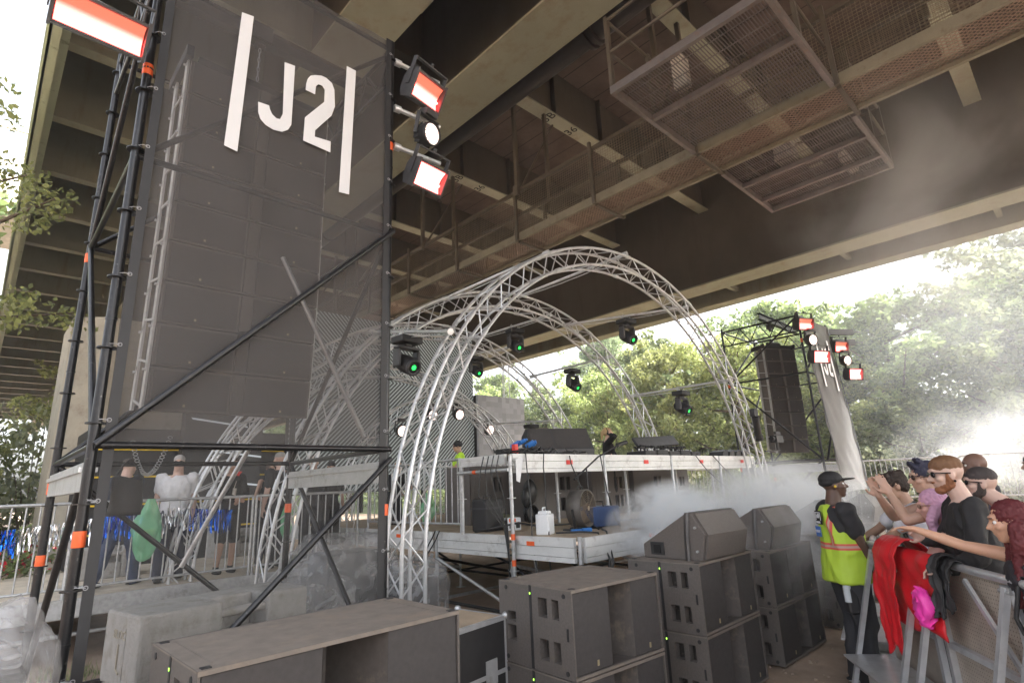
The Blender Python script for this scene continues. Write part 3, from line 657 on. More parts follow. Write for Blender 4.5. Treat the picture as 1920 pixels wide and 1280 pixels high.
# ------------------------------------------------------------ screens
def screen_mat(name, mode):
    m = bpy.data.materials.new(name); m.use_nodes = True; t = m.node_tree; b = t.nodes['Principled BSDF']; b.inputs['Roughness'].default_value = .5
    tc = nd(t, 'ShaderNodeTexCoord'); sp = nd(t, 'ShaderNodeSeparateXYZ'); t.links.new(tc.outputs['Object'], sp.inputs[0])
    x, z = sp.outputs[0], sp.outputs[2]
    if mode == 'stripe':
        zz = mth(t, 'SUBTRACT', z, .62); down = mth(t, 'MULTIPLY', mth(t, 'ABSOLUTE', zz), 1.0)
        v = mth(t, 'ADD', x, down); f = mth(t, 'LESS_THAN', mth(t, 'FRACT', mth(t, 'DIVIDE', v, .118)), .40)
        mx = nd(t, 'ShaderNodeMixRGB'); mx.inputs[1].default_value = (.028, .03, .03, 1); mx.inputs[2].default_value = (.30, .335, .33, 1); t.links.new(f, mx.inputs[0]); o = mx.outputs[0]
    elif mode == 'check':
        ck = nd(t, 'ShaderNodeTexNoise'); ck.inputs['Scale'].default_value = 1
        sn = nd(t, 'ShaderNodeVectorMath', operation='SNAP'); sn.inputs[1].default_value = (.17, .17, .17); t.links.new(tc.outputs['Object'], sn.inputs[0])
        wn = nd(t, 'ShaderNodeTexWhiteNoise'); t.links.new(sn.outputs[0], wn.inputs['Vector'])
        rp = nd(t, 'ShaderNodeValToRGB'); rp.color_ramp.elements[0].color = (.15, .145, .145, 1); rp.color_ramp.elements[1].color = (.23, .225, .225, 1); t.links.new(wn.outputs['Value'], rp.inputs[0]); o = rp.outputs[0]
    else:
        f = mth(t, 'LESS_THAN', mth(t, 'FRACT', mth(t, 'DIVIDE', mth(t, 'ADD', z, mth(t, 'MULTIPLY', x, .12)), .62)), .06)
        f2 = mth(t, 'GREATER_THAN', mth(t, 'FRACT', mth(t, 'DIVIDE', mth(t, 'ADD', x, mth(t, 'MULTIPLY', z, .7)), 1.9)), .45)
        f = mth(t, 'MULTIPLY', f, f2)
        mx = nd(t, 'ShaderNodeMixRGB'); mx.inputs[1].default_value = (.012, .012, .013, 1); mx.inputs[2].default_value = (.62, .68, .74, 1); t.links.new(f, mx.inputs[0]); o = mx.outputs[0]
    t.links.new(o, b.inputs['Emission Color']); b.inputs['Emission Strength'].default_value = .10 if mode != 'check' else .10
    t.links.new(o, b.inputs['Base Color'])
    return m
def screen(loc, w, h, mode, label):
    S = thing('led_screen', label, 'led screen', loc, group='led screens at the back of the stage')
    b = MB(); b.box(-w/2, w/2, 0, .1, -h/2, h/2); b.build('display', screen_mat(mode+' display', mode), S)
    b = MB()
    for k in range(int(w/1.0)+1): x = -w/2+k*1.0; b.box(x, x+.06, .101, .3, -h/2-.5, h/2)
    b.build('frame', M['matblack'], S); return S
screen((8.35, 13.5, 4.15), 5.8, 4.7, 'stripe', 'big screen showing black and white chevron stripes behind the arches')
screen((12.3, 13.3, 3.1), 2.05, 3.1, 'check', 'grey checked blank screen right of the striped screen')
screen((3.9, 13.2, 4.0), 1.6, 4.4, 'dash', 'dark screen with pale dashes left of the striped screen')
for i, x in enumerate((10.9, 11.35, 12.9, 13.3)):
    b = MB(); 
    for dx, dy in ((0, 0), (.25, 0), (.12, .2)): b.tube((x+dx, 13.8+dy, 0), (x+dx, 13.8+dy, 6.3 if i < 2 else 5.9), .02, 6)
    for k in range(28): z = .2+k*.21; b.tube((x, 13.8, z), (x+.25, 13.8, z+.1), .008, 4); b.tube((x+.25, 13.8, z+.1), (x, 13.8, z+.21), .008, 4)
    if i % 2 == 0: tag(b.build('truss_mast', M['alu']), ['truss mast rising above the left end of the checked screen', '', 'truss mast rising above the right end of the checked screen', ''][i], 'truss mast')
# stage structure behind left railing: dark trailer body with yellow lines
tr = thing('trailer', 'dark trailer side with thin yellow lines behind the left walkway', 'trailer', (3.6, 14.2, 0))
b = MB(); b.box(1.6, 5.6, 13.9, 15.8, .5, 3.3); b.build('body', M['matblack'], tr, True, bevel=.03)
b = MB()
for z in (1.2, 1.75, 2.3, 2.85): b.box(1.7, 5.5, 13.87, 13.895, z, z+.035)
b.build('yellow_line', M['hazard'], tr, True)
b = MB()
for x in (2.2, 3.0, 5.0): b.tube((x, 13.88, .45), (x, 14.1, .45), .42, 20)
b.build('wheel', M['gap'], tr, True)

# ------------------------------------------------------------ stage deck
def deck_beam(b, p, q, z0, z1, th=.05):
    """hollow edge beam with two grooves"""
    p, q = Vector(p), Vector(q); h = z1-z0
    for a, c, t_ in ((0, .2, th), (.22, .60, th-.008), (.62, 1, th)):
        b.bar((p.x, p.y, z0+h*(a+c)/2), (q.x, q.y, z0+h*(a+c)/2), t_, h*(c-a))
SX0, SX1, SY0, SY1, SZ = 5.0, 14.2, 4.22, 12.2, 1.2
st = thing('stage', 'low plywood topped scaffold stage with white aluminium edge beams', 'stage', (9.5, 8, 0))
b = MB()
for i in range(5):
    for j in range(6):
        xa = SX0+.06+i*1.83; ya = SY0+.06+j*1.32; b.box(xa, xa+1.81, ya, ya+1.30, SZ-.025, SZ+random.choice((0, .002, .003)))
b.build('deck_boards', M['ply'], st, True)
def edge(seg, name='edge_beam'):
    for p, q in seg:
        b = MB(); deck_beam(b, p, q, SZ-.26, SZ+.004); b.build(name, M['deckbeam'], st, True)
ys = [4.22, 5.32, 6.9, 8.9, 10.5, 12.2]; xs_ = [5.0, 7.0, 9.05, 11.1, 14.2]
edge([((SX0, ys[i]+.07, 0), (SX0, ys[i+1]-.05, 0)) for i in range(5)]+[((xs_[i]+.07, SY0, 0), (xs_[i+1]-.05, SY0, 0)) for i in range(4)])
for x in xs_:
    for y in ys:
        if x > SX0 and y > 9 : continue
        b = MB(); zt = SZ+.02 if not (x == SX0 and y in (5.32,)) else SZ-.3
        b.tube((x, y, 0), (x, y, zt), .026, 10); [rosette(b, x, y, z) for z in (.3, .8)]; b.box(x-.07, x+.07, y-.07, y+.07, 0, .008); b.build('post', M['galv'], st, True)
seg = []
for x in xs_[:4]:
    for i in range(4): seg.append(((x, ys[i], .35), (x, ys[i+1], .85))); seg.append(((x, ys[i], .3), (x, ys[i+1], .3)))
for y in ys[:4]:
    for i in range(3): seg.append(((xs_[i], y, .3), (xs_[i+1], y, .3))); seg.append(((xs_[i], y, .85), (xs_[i+1], y, .35)))
for p, q in seg: stick('brace', [(p, q)], M['blacksteel'] if random.random() < .5 else M['galv'], st, .022)
for (x, y) in ((5.0, 4.9), (5.0, 7.8), (6.3, 4.2), (8.2, 4.2)):
    b = MB(); n_ = .03
    if x == 5.0: b.box(x-.032, x-.029, y, y+.13, SZ-.10, SZ-.05)
    else: b.box(x, x+.13, y-.032, y-.029, SZ-.10, SZ-.05)
    b.build('sticker', M['orange'], st, True)
for i, (p, q) in enumerate((((4.95, 4.3, .9), (4.35, 4.35, .05)), ((4.95, 6.95, .9), (4.3, 6.6, .35)), ((4.97, 5.3, .8), (4.4, 4.5, .1)))):
    o = stick('brace', [(p, q)], M['galv'], st, .026)
    b = MB(); p, q = Vector(p), Vector(q); b.tube(p.lerp(q, .9), p.lerp(q, .97), .028, 10); b.build('tape_band', M['orange'], o, True)
# the pipe along the front of the stage
b = MB(); b.tube((5.0, 4.1, .78), (9.2, 4.1, .78), .026, 10); b.build('front_rail', M['galv'], st, True)

# ------------------------------------------------------------ DJ riser
RZ = 2.2
rs = thing('dj_riser', 'long white table height riser on scaffold legs carrying the dj gear', 'riser', (8.5, 5.8, SZ))
rx = [4.93, 6.88, 8.78, 10.55, 12.18]
for i in range(4):
    b = MB(); deck_beam(b, (rx[i]+.04, 5.24, 0), (rx[i+1]-.03, 5.24, 0), RZ-.24, RZ); b.build('edge_beam', M['deckbeam'], rs, True)
    b = MB(); xm = (rx[i]+rx[i+1])/2+.1; b.box(xm, xm+.13, 5.207, 5.211, RZ-.14, RZ-.08); b.build('sticker', M['red'], rs, True)
b = MB(); deck_beam(b, (4.93, 5.3, 0), (4.93, 6.25, 0), RZ-.12, RZ); b.build('edge_beam', M['deckbeam'], rs, True)
b = MB(); b.box(4.97, 12.15, 5.28, 6.25, RZ-.03, RZ-.002); b.build('table_top', M['ply'], rs, True)
for i, x in enumerate(rx[:4]+[12.1]):
    b = MB(); b.tube((x, 5.22, (0 if i == 0 else SZ)), (x, 5.22, RZ-.02), .026, 10)
    for z in (SZ+.45,) if i else (.3, .8, SZ+.45, SZ+.85): rosette(b, x, 5.22, z)
    o = b.build('leg', M['galv'], rs, True)
    if i == 0:
        for z in (.86, 1.16): b = MB(); b.tube((x, 5.22, z), (x, 5.22, z+.07), .028, 10); b.build('tape_band', M['orange'], o, True)
    b = MB(); b.tube((x, 6.2, SZ), (x, 6.2, RZ-.05), .024, 10); rosette(b, x, 6.2, SZ+.45); b.build('leg', M['galv'], rs, True)
b = MB(); b.tube((4.9, 5.22, RZ-.20), (4.9, 6.25, RZ-.20), .025, 10); o = b.build('side_rail', M['galv'], rs, True)
b = MB(); b.tube((4.9, 5.85, RZ-.20), (4.9, 5.92, RZ-.20), .027, 10); b.build('tape_band', M['orange'], o, True)
b = MB(); b.prism([(0, 0), (.1, .05), (.13, .0), (.06, -.28), (.0, -.26)], 0, .003, lambda a, c, e: (4.97+a, 5.16-e, 2.12+c)); tag(b.build('paper_note', M['white']), 'white torn paper taped to the corner post of the riser', 'paper')

# ------------------------------------------------------------ railings
def railing(p, q, z, label, h=1.05, n=None, leg=.05, post_every=2.0, top=.021):
    p, q = Vector((p[0], p[1], z)), Vector((q[0], q[1], z)); L = (q-p).length
    R = thing('guard_railing', label, 'railing', p, group='grey barred guard railings'); d = (q-p).normalized()
    b = MB(); b.tube(p+Vector((0, 0, h)), q+Vector((0, 0, h)), top, 10); b.tube(p+Vector((0, 0, .12)), q+Vector((0, 0, .12)), .016, 8)
    k = max(1, round(L/post_every))
    for i in range(k+1): c = p+d*(L*i/k); b.tube(c, c+Vector((0, 0, h)), .02, 8)
    b.build('frame', M['galv'], R, True)
    b = MB(); n = n or int(L/.13)
    for i in range(n): c = p+d*(L*(i+.5)/n); b.tube(c+Vector((0, 0, .12)), c+Vector((0, 0, h)), .0095, 6, caps=False)
    o = b.build('bars', M['galv'], R, True); return R
railing((-2.6, 9.05), (1.0, 9.05), .7, 'left railing section cut by the picture edge, draped with tinsel', 1.12)
railing((1.05, 9.05), (3.15, 9.05), .7, 'middle railing section behind the mesh banner with tinsel and green bag', 1.12)
railing((3.2, 9.05), (4.9, 9.05), .7, 'right railing section of the walkway in front of the man holding a phone', 1.12)
railing((5.02, 6.35), (5.02, 8.9), SZ, 'barred railing on the stage edge left of the dj riser', 1.0)
railing((6.3, 9.6), (8.6, 9.6), SZ, 'barred railing on the stage behind the riser', 1.05)
railing((10.6, 8.6), (12.9, 8.6), SZ, 'barred railing on the stage seen below the riser at right', 1.05)
def crowd_fence(p, q, label):
    p, q = Vector(p), Vector(q); R = thing('event_fence', label, 'fence', p, group='low round cornered fences beyond the stage'); d = (q-p).normalized(); L = (q-p).length; h = 1.1
    b = MB(); pts = []; r = .12
    for i in range(5): a = math.pi/2*i/4; pts.append(p+d*(r-r*math.cos(a))+Vector((0, 0, h-r+r*math.sin(a))))
    for i in range(5): a = math.pi/2*i/4; pts.append(q-d*(r-r*math.sin(a))+Vector((0, 0, h-r+r*math.cos(a))))
    b.path([p]+pts+[q], .02, 8); b.tube(p+Vector((0, 0, .15)), q+Vector((0, 0, .15)), .015, 6); b.build('frame', M['galv'], R, True)
    b = MB(); n = int(L/.12)
    for i in range(1, n): c = p+d*(L*i/n); b.tube(c+Vector((0, 0, .15)), c+Vector((0, 0, h)), .007, 5, caps=False)
    b.build('bars', M['galv'], R, True)
for i in range(7):
    crowd_fence((16.9+i*.25, 9.6-i*2.35, .95), (17.15+i*.25, 7.3-i*2.35, .95), ['fence panel beyond the far left end of the stage right side', 'fence panel seen under the riser end', 'fence panel behind the distant tower base', 'fence panel right of the distant tower', 'fence panel behind the guard cap', 'fence panel behind the crowd heads', 'fence panel lost in smoke behind the crowd'][i])
# tinsel fringe hung on the railing
tins = []
for nm, c_ in (('blue', (.01, .12, .62)), ('silver', (.75, .77, .8))): tins.append(pm(nm+' tinsel', c_, .18, .9, .15, 20))
segs = [(-.55, -.1, 0), (-.1, .22, 0), (.22, .5, 0), (.5, .95, 1), (.98, 1.22, 1), (1.22, 1.75, 0), (1.95, 2.3, 1), (2.3, 2.85, 0)]
for i, (xa, xb, mi) in enumerate(segs):
    b = MB(); k = int((xb-xa)/.016)
    for j in range(k):
        x = xa+(xb-xa)*j/k; z = 1.60 - .05*math.sin((x+.5)*2.2) + (.08 if x > 2 else 0); L_ = random.uniform(.20, .33); pts = []
        w_ = random.uniform(.012, .02); ph = random.random()*6; vs = []
        for s_ in range(5):
            v = s_/4; xx = x+.012*math.sin(ph+v*4); yy = 8.98+.012*math.cos(ph*2+v*5)+random.uniform(-.01, .01); a_ = ph+v*1.5
            vs += [(xx-w_/2*math.cos(a_), yy-w_/2*math.sin(a_), z-L_*v), (xx+w_/2*math.cos(a_), yy+w_/2*math.sin(a_), z-L_*v)]
        b.add(vs, [(2*s_, 2*s_+1, 2*s_+3, 2*s_+2) for s_ in range(4)])
    tag(b.build('tinsel_fringe', tins[mi]), ['shiny '+('silver' if mi else 'blue')+' foil fringe '+w for w in ('at the left picture edge', 'left of the back scaffold post', 'just right of the back scaffold post', 'beside the orange tape band', 'behind the front scaffold post', 'left of the green bag', 'right of the green bag', 'at the right end of the row')][i], 'tinsel', 'foil fringe hung along the left railing')

# ------------------------------------------------------------ small round things on stage
def cable(pts, label, r=.009, group='black cables on and around the stage'):
    b = MB(); b.path(pts, r, 6); return tag(b.build('cable', M['cable']), label, 'cable', group)
# ------------------------------------------------------------ subwoofers
def holed(b, fr, w, h, holes, dep, inner):
    """plate in (u,v) facing -c with rectangular pockets of depth dep"""
    us = sorted({0, w}|{x for H_ in holes for x in (H_[0], H_[1])}); vs_ = sorted({0, h}|{x for H_ in holes for x in (H_[2], H_[3])})
    for i in range(len(us)-1):
        for j in range(len(vs_)-1):
            u0, u1, v0, v1 = us[i], us[i+1], vs_[j], vs_[j+1]; um, vm = (u0+u1)/2, (v0+v1)/2
            if any(a < um < c and d < vm < e for a, c, d, e in holes): continue
            b.add([fr(u0, v0, 0), fr(u1, v0, 0), fr(u1, v1, 0), fr(u0, v1, 0)], [(0, 1, 2, 3)])
    for a, c, d, e in holes:
        q = [(a, d), (c, d), (c, e), (a, e)]
        for k in range(4):
            (ua, va), (ub, vb) = q[k], q[(k+1) % 4]; b.add([fr(ua, va, 0), fr(ub, vb, 0), fr(ub, vb, dep), fr(ua, va, dep)], [(0, 1, 2, 3)])
        cc = b.cur; b.cur = inner; b.add([fr(a, d, dep), fr(c, d, dep), fr(c, e, dep), fr(a, e, dep)], [(0, 1, 2, 3)]); b.cur = cc
def sub(loc, w, d, h, label, rz=0, group='black subwoofers stacked along the front of the stage', dusty=True):
    """local: front faces -Y, left end at x=0, front at y=0"""
    S = thing('subwoofer', label, 'subwoofer', loc, rz, group); t = .022
    b = MB(); hl = [(a*d, c*d, (1-e)*h, (1-f)*h) for a, c, f, e in ((.12, .25, .37, .50), (.12, .25, .54, .73))]+[(a*d, c*d, (1-e)*h, (1-f)*h) for a, c, f, e in ((.57, .69, .14, .37), (.75, .84, .14, .37), (.57, .69, .62, .86), (.75, .84, .62, .86))]
    hl = [(a, c, e, f) for a, c, e, f in hl]
    holed(b, lambda u, v, c: (c, d-u, v), d, h, hl, .07, 1)
    holed(b, lambda u, v, c: (w-c, u, v), d, h, [(d-x1, d-x0, z0, z1) for x0, x1, z0, z1 in hl], .07, 1)
    b.box(.002, w-.002, d-t, d-.0005, .0005, h-.0005); b.box(.002, w-.002, .0, d-t, .0005, t)
    b.box(.002, w-.002, .0, d-t, h-t, h-.0005, top=2)
    for xa, xb in ((.001, .014), (w-.014, w-.001)): b.box(xa, xb, 0, .02, .001, h-.001)
    b.cur = 3
    for z in (.035, h-.045):
        for y in (.07, d-.09): b.tube((-.004, y, z), (-.0005, y, z), .016, 10)
    for y in (.03, d-.05): b.box(.02, .06, y-.018, y+.018, h, h+.004); b.box(w-.06, w-.02, y-.018, y+.018, h, h+.004)
    b.box(-.005, -.0005, .04, .055, h*.42, h*.56); b.box(w-.01, w+.012, .01, .05, h*.4, h*.55)
    b.cur = 2; b.box(.001, w-.001, -.0025, -.0002, h-t, h-.002); b.box(.001, w-.001, -.0025, -.0002, .002, t*.8); b.box(-.0025, -.0002, .002, d-.01, h-.009, h-.002); b.box(.08, .085, d*.12, d*.9, h+.0005, h+.003); b.box(w-.1, w-.095, d*.12, d*.9, h+.0005, h+.003)
    b.build('cabinet', [M['sub'], M['dusthole'], M['subtop'], M['matblack']], S)
    x1, x2 = w*.40, w*.66
    for xa, xb in ((.02, x1), (x2, w-.02)):
        b = MB(); b.box(xa, xb, .008, .05, t+.004, h-t-.004); b.build('grille', M['grille'], S, bevel=.004)
    b = MB(); b.add([(x1, .05, t), (x1+.0, .008, t), (x1, .008, h-t), (x1, .05, h-t), (x1+.05, .42, t), (x1+.05, .42, h-t)], [(1, 0, 3, 2), (0, 4, 5, 3)])
    b.add([(x2, .008, t), (x2-.14, .42, t), (x2-.14, .42, h-t), (x2, .008, h-t)], [(0, 1, 2, 3)])
    b.add([(x1+.05, .42, t), (x2-.14, .42, t), (x2-.14, .42, h-t), (x1+.05, .42, h-t)], [(0, 1, 2, 3)])
    b.box(x1, x2, .01, .42, t+.0005, t+.002); b.build('horn_slot', [M['horn']], S)
    b = MB(); u = .47*d; b.box(-.004, -.0005, d-u-.012, d-u+.012, .004, h-.004); s_ = b.build('side_strip', M['matblack'], S)
    b = MB(); b.box(-.0065, -.0045, d-u-.004, d-u+.004, h*.88, h*.905); b.build('status_light', M['led'], s_)
    b = MB()
    for xx in (x1-.16, w-.16): b.box(xx, xx+.018, .004, .0075, .05, .085)
    b.build('badge', M['bd'], S)
    return S
def stack(x, y, w, d, h, n, rz, names):
    for k in range(n): sub((x, y, .0+k*(h+.006)), w, d, h, names[k], rz)
stack(.80, 2.80, 1.40, .74, .55, 2, R_(.8), ['lower subwoofer of the nearest stack, mostly out of frame', 'nearest large subwoofer with dusty top at the bottom left'])
stack(3.02, 2.66, .95, .78, .55, 2, R_(-4), ['lower subwoofer of the stack at the bottom centre', 'top subwoofer of the bottom centre stack beside the flight case'])
stack(4.50, 2.53, 1.05, .70, .55, 2, R_(1), ['lower subwoofer beneath the wedge right of the centre stack', 'upper subwoofer carrying the nearest sloping speaker'])
stack(5.95, 2.55, 1.15, .70, .52, 2, 0, ['lower subwoofer standing left of the guard', 'upper subwoofer left of the guard wrapped in smoke'])
stack(7.75, 2.55, 1.3, .70, .52, 2, 0, ['lower subwoofer half hidden behind the guard', 'upper subwoofer half hidden behind the guard'])
stack(9.6, 2.55, 1.3, .70, .52, 2, 0, ['lower subwoofer seen between guard and crowd', 'upper subwoofer seen between guard and crowd'])
stack(11.6, 2.55, 1.3, .70, .52, 2, 0, ['lower subwoofer furthest away in the row', 'upper subwoofer furthest away in the row'])
def wedge(loc, rz, w, d, h, label, strap=True):
    W = thing('fill_speaker', label, 'speaker', loc, rz, 'sloping fill speakers on top of the subwoofers')
    # side profile in (y,z): front at y=0
    P = [(0, .0), (-.05, h*.55), (.06, h), (.12, h), (d, h*.30), (d, 0)]
    b = MB(); b.prism(P, 0, w, lambda y, z, c: (c, y, z)); b.build('cabinet', M['sub'], W, bevel=.008)
    b = MB(); b.prism([(-.006, .012), (-.054, h*.55), (.052, h-.01), (.035, h-.004), (-.07, h*.55), (-.02, .012)], .03, w-.03, lambda y, z, c: (c, y, z)); b.build('grille', M['sub'], W)
    b = MB(); b.box(-.006, -.001, d*.62, d*.86, h*.08, h*.36); p_ = b.build('handle_plate', M['matblack'], W)
    b = MB(); b.box(-.012, -.0065, d*.68, d*.80, h*.12, h*.30); b.build('handle', M['gap'], p_)
    for z in (h*.2, h*.7):
        b = MB(); b.tube((w, .03, z), (w+.03, .02, z), .016, 8); b.build('knob', M['galv'], W); b = MB(); b.tube((-.02, .03, z), (0, .03, z), .011, 8); b.build('knob', M['galv'], W)
    if strap:
        b = MB(); b.path([(-.012, .13, -.03), (-.012, .12, h*.5), (-.005, .10, h+.005), (w/2, .1, h+.006), (w+.005, .1, h+.005), (w+.012, .13, -.03)], .004, 4); b.v = [(x, y+(.02 if i % 2 else -.02), z) for i, (x, y, z) in enumerate(b.v)]
        b.build('strap', pm('grey strap', (.16, .15, .145), .7) if 'strp' not in M else M['strp'], W); M.setdefault('strp', bpy.data.materials['grey strap'])
    return W
wedge((4.63, 2.56, 1.108), R_(-3), .74, .60, .39, 'nearest sloping speaker strapped onto the stack before the stage')
wedge((6.1, 2.6, 1.048), 0, .82, .64, .40, 'second sloping speaker in the row, half veiled by smoke')
wedge((7.95, 2.6, 1.048), 0, .85, .64, .40, 'third sloping speaker just left of the guard shoulder')
wedge((9.8, 2.6, 1.048), 0, .85, .64, .40, 'fourth sloping speaker seen past the guard chest')
# ------------------------------------------------------------ flight case
def flight_case(loc, rz, w, d, h, label):
    F = thing('flight_case', label, 'flight case', loc, rz)
    b = MB(); b.box(0, w, 0, d, 0.0, h); b.build('shell', M['matblack'], F)
    b = MB(); e = .028
    for z in (0, h*.62-.02, h-.0): 
        b.box(-.003, w+.003, -.003, 0-.0001, z-e if z else 0, z+.002 if z else e); b.box(-.003, -.0001, -.003, d+.003, z-e if z else 0, z+.002 if z else e); b.box(w+.0001, w+.003, 0, d+.003, z-e if z else 0, z+.002 if z else e)
    for x in (-.004, w-e+.004):
        b.box(x, x+e, -.004, -.0005, 0, h)
    for y in (-.004, d-e+.004): b.box(-.004, -.0005, y, y+e, 0, h)
    b.box(0, w, 0, e, h, h+.003); b.box(0, e, e, d, h, h+.003); b.box(w-e, w, e, d, h, h+.003); b.box(e, w-e, d-e, d, h, h+.003)
    b.build('edge_trim', M['alu'], F)
    b = MB()
    for x in (0, w):
        for y in (0, d): b.ball((x, y, h), .028, 8, 5)
    b.build('ball_corner', M['galv'], F)
    for s_ in ((w*.72, h*.62), ):
        b = MB(); b.box(s_[0]-.06, s_[0]+.06, -.012, -.0045, s_[1]-.09, s_[1]+.07); b.build('latch', M['alu'], F)
    b = MB(); b.box(w*.6, w*.9, -.01, -.0045, h*.25, h*.42); p_ = b.build('handle_dish', M['alu'], F)
    b = MB(); b.box(w*.64, w*.86, -.014, -.0105, h*.29, h*.38); b.build('handle', M['matblack'], p_)
    b = MB(); b.box(.03, w-.03, .03, d-.03, h+.0005, h+.0025); b.build('lid_panel', M['ply'], F)
    return F
flight_case((2.42, 3.28, 0), R_(8), .66, .5, .86, 'black flight case with aluminium edges between the two nearest speaker stacks')
flight_case((2.62, 5.55, .12), R_(-12), .5, .4, .42, 'small black flight case on the ground near the plastic sheeting')
# ------------------------------------------------------------ concrete ballast blocks
def ballast(loc, rz, label, w=1.35, d=.62, h=.5, text=True):
    B = thing('concrete_block', label, 'concrete block', loc, rz, 'concrete ballast blocks')
    # body with a notch and a lifting bar in the middle of the top front
    b = MB(); n0, n1 = w*.44, w*.72; nd_ = .26; nh = h*.5
    b.box(0, n0, 0, d, 0, h); b.box(n1, w, 0, d, 0, h); b.box(n0, n1, nd_, d, 0, h); b.box(n0, n1, 0, nd_, 0, h-nh)
    b.build('body', M['block'], B, bevel=.022)
    b = MB(); b.tube((n0-.01, .07, h-.10), (n1+.01, .07, h-.10), .035, 12); b.build('lifting_bar', M['block'], B)
    if text:
        b = MB(); b.box(-.004, -.0005, d*.35, d*.65, h*.1, h*.8); f_ = b.build('mark_panel', M['block'], B)
        text_mesh('mark_text', 'BLOC', .085, M['concrete'], f_, Matrix.Translation((-.008, d*.5, h*.7)) @ Matrix.Rotation(-math.pi/2, 4, 'Z') @ Matrix.Rotation(math.pi/2, 4, 'X'), .003)
        b = MB(); b.bar((-.008, d*.5, h*.58), (-.008, d*.5, h*.25), .012, .012); b.bar((-.008, d*.5, h*.25), (-.008, d*.42, h*.2), .012, .012); b.build('mark_arrow', M['concrete'], f_)
    return B
ballast((1.02, 4.98, .51), R_(10), 'upper grey concrete ballast block with handle, behind the near banner')
ballast((1.02, 4.98, .0), R_(10), 'lower grey concrete block under the handled one', text=False)
ballast((1.3, 10.9, .7), R_(-5), 'pale concrete block standing on the walkway behind the railing', .8, .5, .45, False)
ballast((3.6, 12.0, .7), R_(10), 'pale concrete block by the trailer', 1.0, .5, .5, False)
# ------------------------------------------------------------ plastic wrapped bundles
def film_mat():
    m = bpy.data.materials.new('clear plastic sheet'); m.use_nodes = True; t = m.node_tree; b = t.nodes['Principled BSDF']
    b.inputs['Base Color'].default_value = (.5, .5, .51, 1); b.inputs['Roughness'].default_value = .16; b.inputs['Specular IOR Level'].default_value = .9
    tc = nd(t, 'ShaderNodeTexCoord'); n1 = nd(t, 'ShaderNodeTexNoise'); n1.inputs['Scale'].default_value = 5; n1.inputs['Detail'].default_value = 5; n1.inputs['Distortion'].default_value = 1.5
    t.links.new(tc.outputs['Object'], n1.inputs['Vector']); bp = nd(t, 'ShaderNodeBump'); bp.inputs['Strength'].default_value = 1; bp.inputs['Distance'].default_value = .05
    t.links.new(n1.outputs['Fac'], bp.inputs['Height']); t.links.new(bp.outputs[0], b.inputs['Normal'])
    rp = nd(t, 'ShaderNodeMapRange'); rp.inputs[1].default_value = .35; rp.inputs[2].default_value = .75; rp.inputs[3].default_value = .18; rp.inputs[4].default_value = .62; t.links.new(n1.outputs['Fac'], rp.inputs[0])
    return see_through(m, rp.outputs[0])
M['film'] = film_mat()
def bundle(loc, r, label, core=True, rz=0, seed=1):
    B = thing('wrapped_equipment', label, 'plastic wrap', loc, rz, 'equipment wrapped in clear plastic sheet')
    vs = []; nu, nv = 44, 26
    for j in range(nv+1):
        t_ = math.pi*j/nv
        for i in range(nu):
            a = 2*math.pi*i/nu; p = Vector((math.sin(t_)*math.cos(a), math.sin(t_)*math.sin(a), math.cos(t_)))
            q = Vector([math.copysign(abs(x)**.62, x) for x in p]); k = 1+.16*noise.noise(p*1.7+Vector((seed, 0, 0)))+.10*abs(noise.noise(p*4+Vector((0, seed, 0))))+.05*noise.noise(p*9)
            q = Vector((q.x*r[0]*k, q.y*r[1]*k, max(-r[2], q.z*r[2]*k))); vs.append((q.x, q.y, q.z+r[2]))
    b = MB(); b.add(vs, [(j*nu+i, (j+1)*nu+i, (j+1)*nu+(i+1) % nu, j*nu+(i+1) % nu) for j in range(nv) for i in range(nu)], True); b.build('sheet', M['film'], B)
    if core:
        b = MB(); b.box(-r[0]*.6, r[0]*.6, -r[1]*.6, r[1]*.6, .02, r[2]*1.5); b.tube((-r[0]*.3, -r[1]*.62, r[2]*.8), (-r[0]*.3, -r[1]*.66, r[2]*.8), r[2]*.35, 16); b.build('equipment', M['darkgrey'], B, bevel=.02)
    return B
bundle((3.28, 6.35, .52), (.55, .42, .42), 'big clear plastic wrapped bundle seen through the near tower', seed=2)
bundle((2.78, 6.0, .45), (.38, .3, .26), 'smaller crumpled plastic bag in front of the big wrapped bundle', core=False, seed=5)
bundle((3.95, 5.95, .18), (.38, .35, .42), 'plastic wrapped box leaning right of the near tower post', seed=8)
bundle((.12, 3.65, .35), (.3, .3, .5), 'plastic wrapped equipment in the bottom left corner', seed=11)
for i, (x, y, z0) in enumerate(((3.28, 6.35, .5), (2.8, 6.0, .44), (3.95, 5.95, .17), (.12, 3.65, .33))):
    b = MB(); b.box(x-.4, x+.4, y-.3, y+.3, z0-.07, z0+.005)
    for dx in (-.33, .33):
        for dy in (-.24, .24): b.box(x+dx-.03, x+dx+.03, y+dy-.03, y+dy+.03, 0, z0-.07)
    tag(b.build('low_trolley', M['galv']), ['low grey trolley under the big wrapped bundle', 'low grey trolley under the small plastic bag', 'low grey trolley under the leaning wrapped box', 'low grey trolley under the corner bundle'][i], 'trolley', 'low trolleys under wrapped equipment')
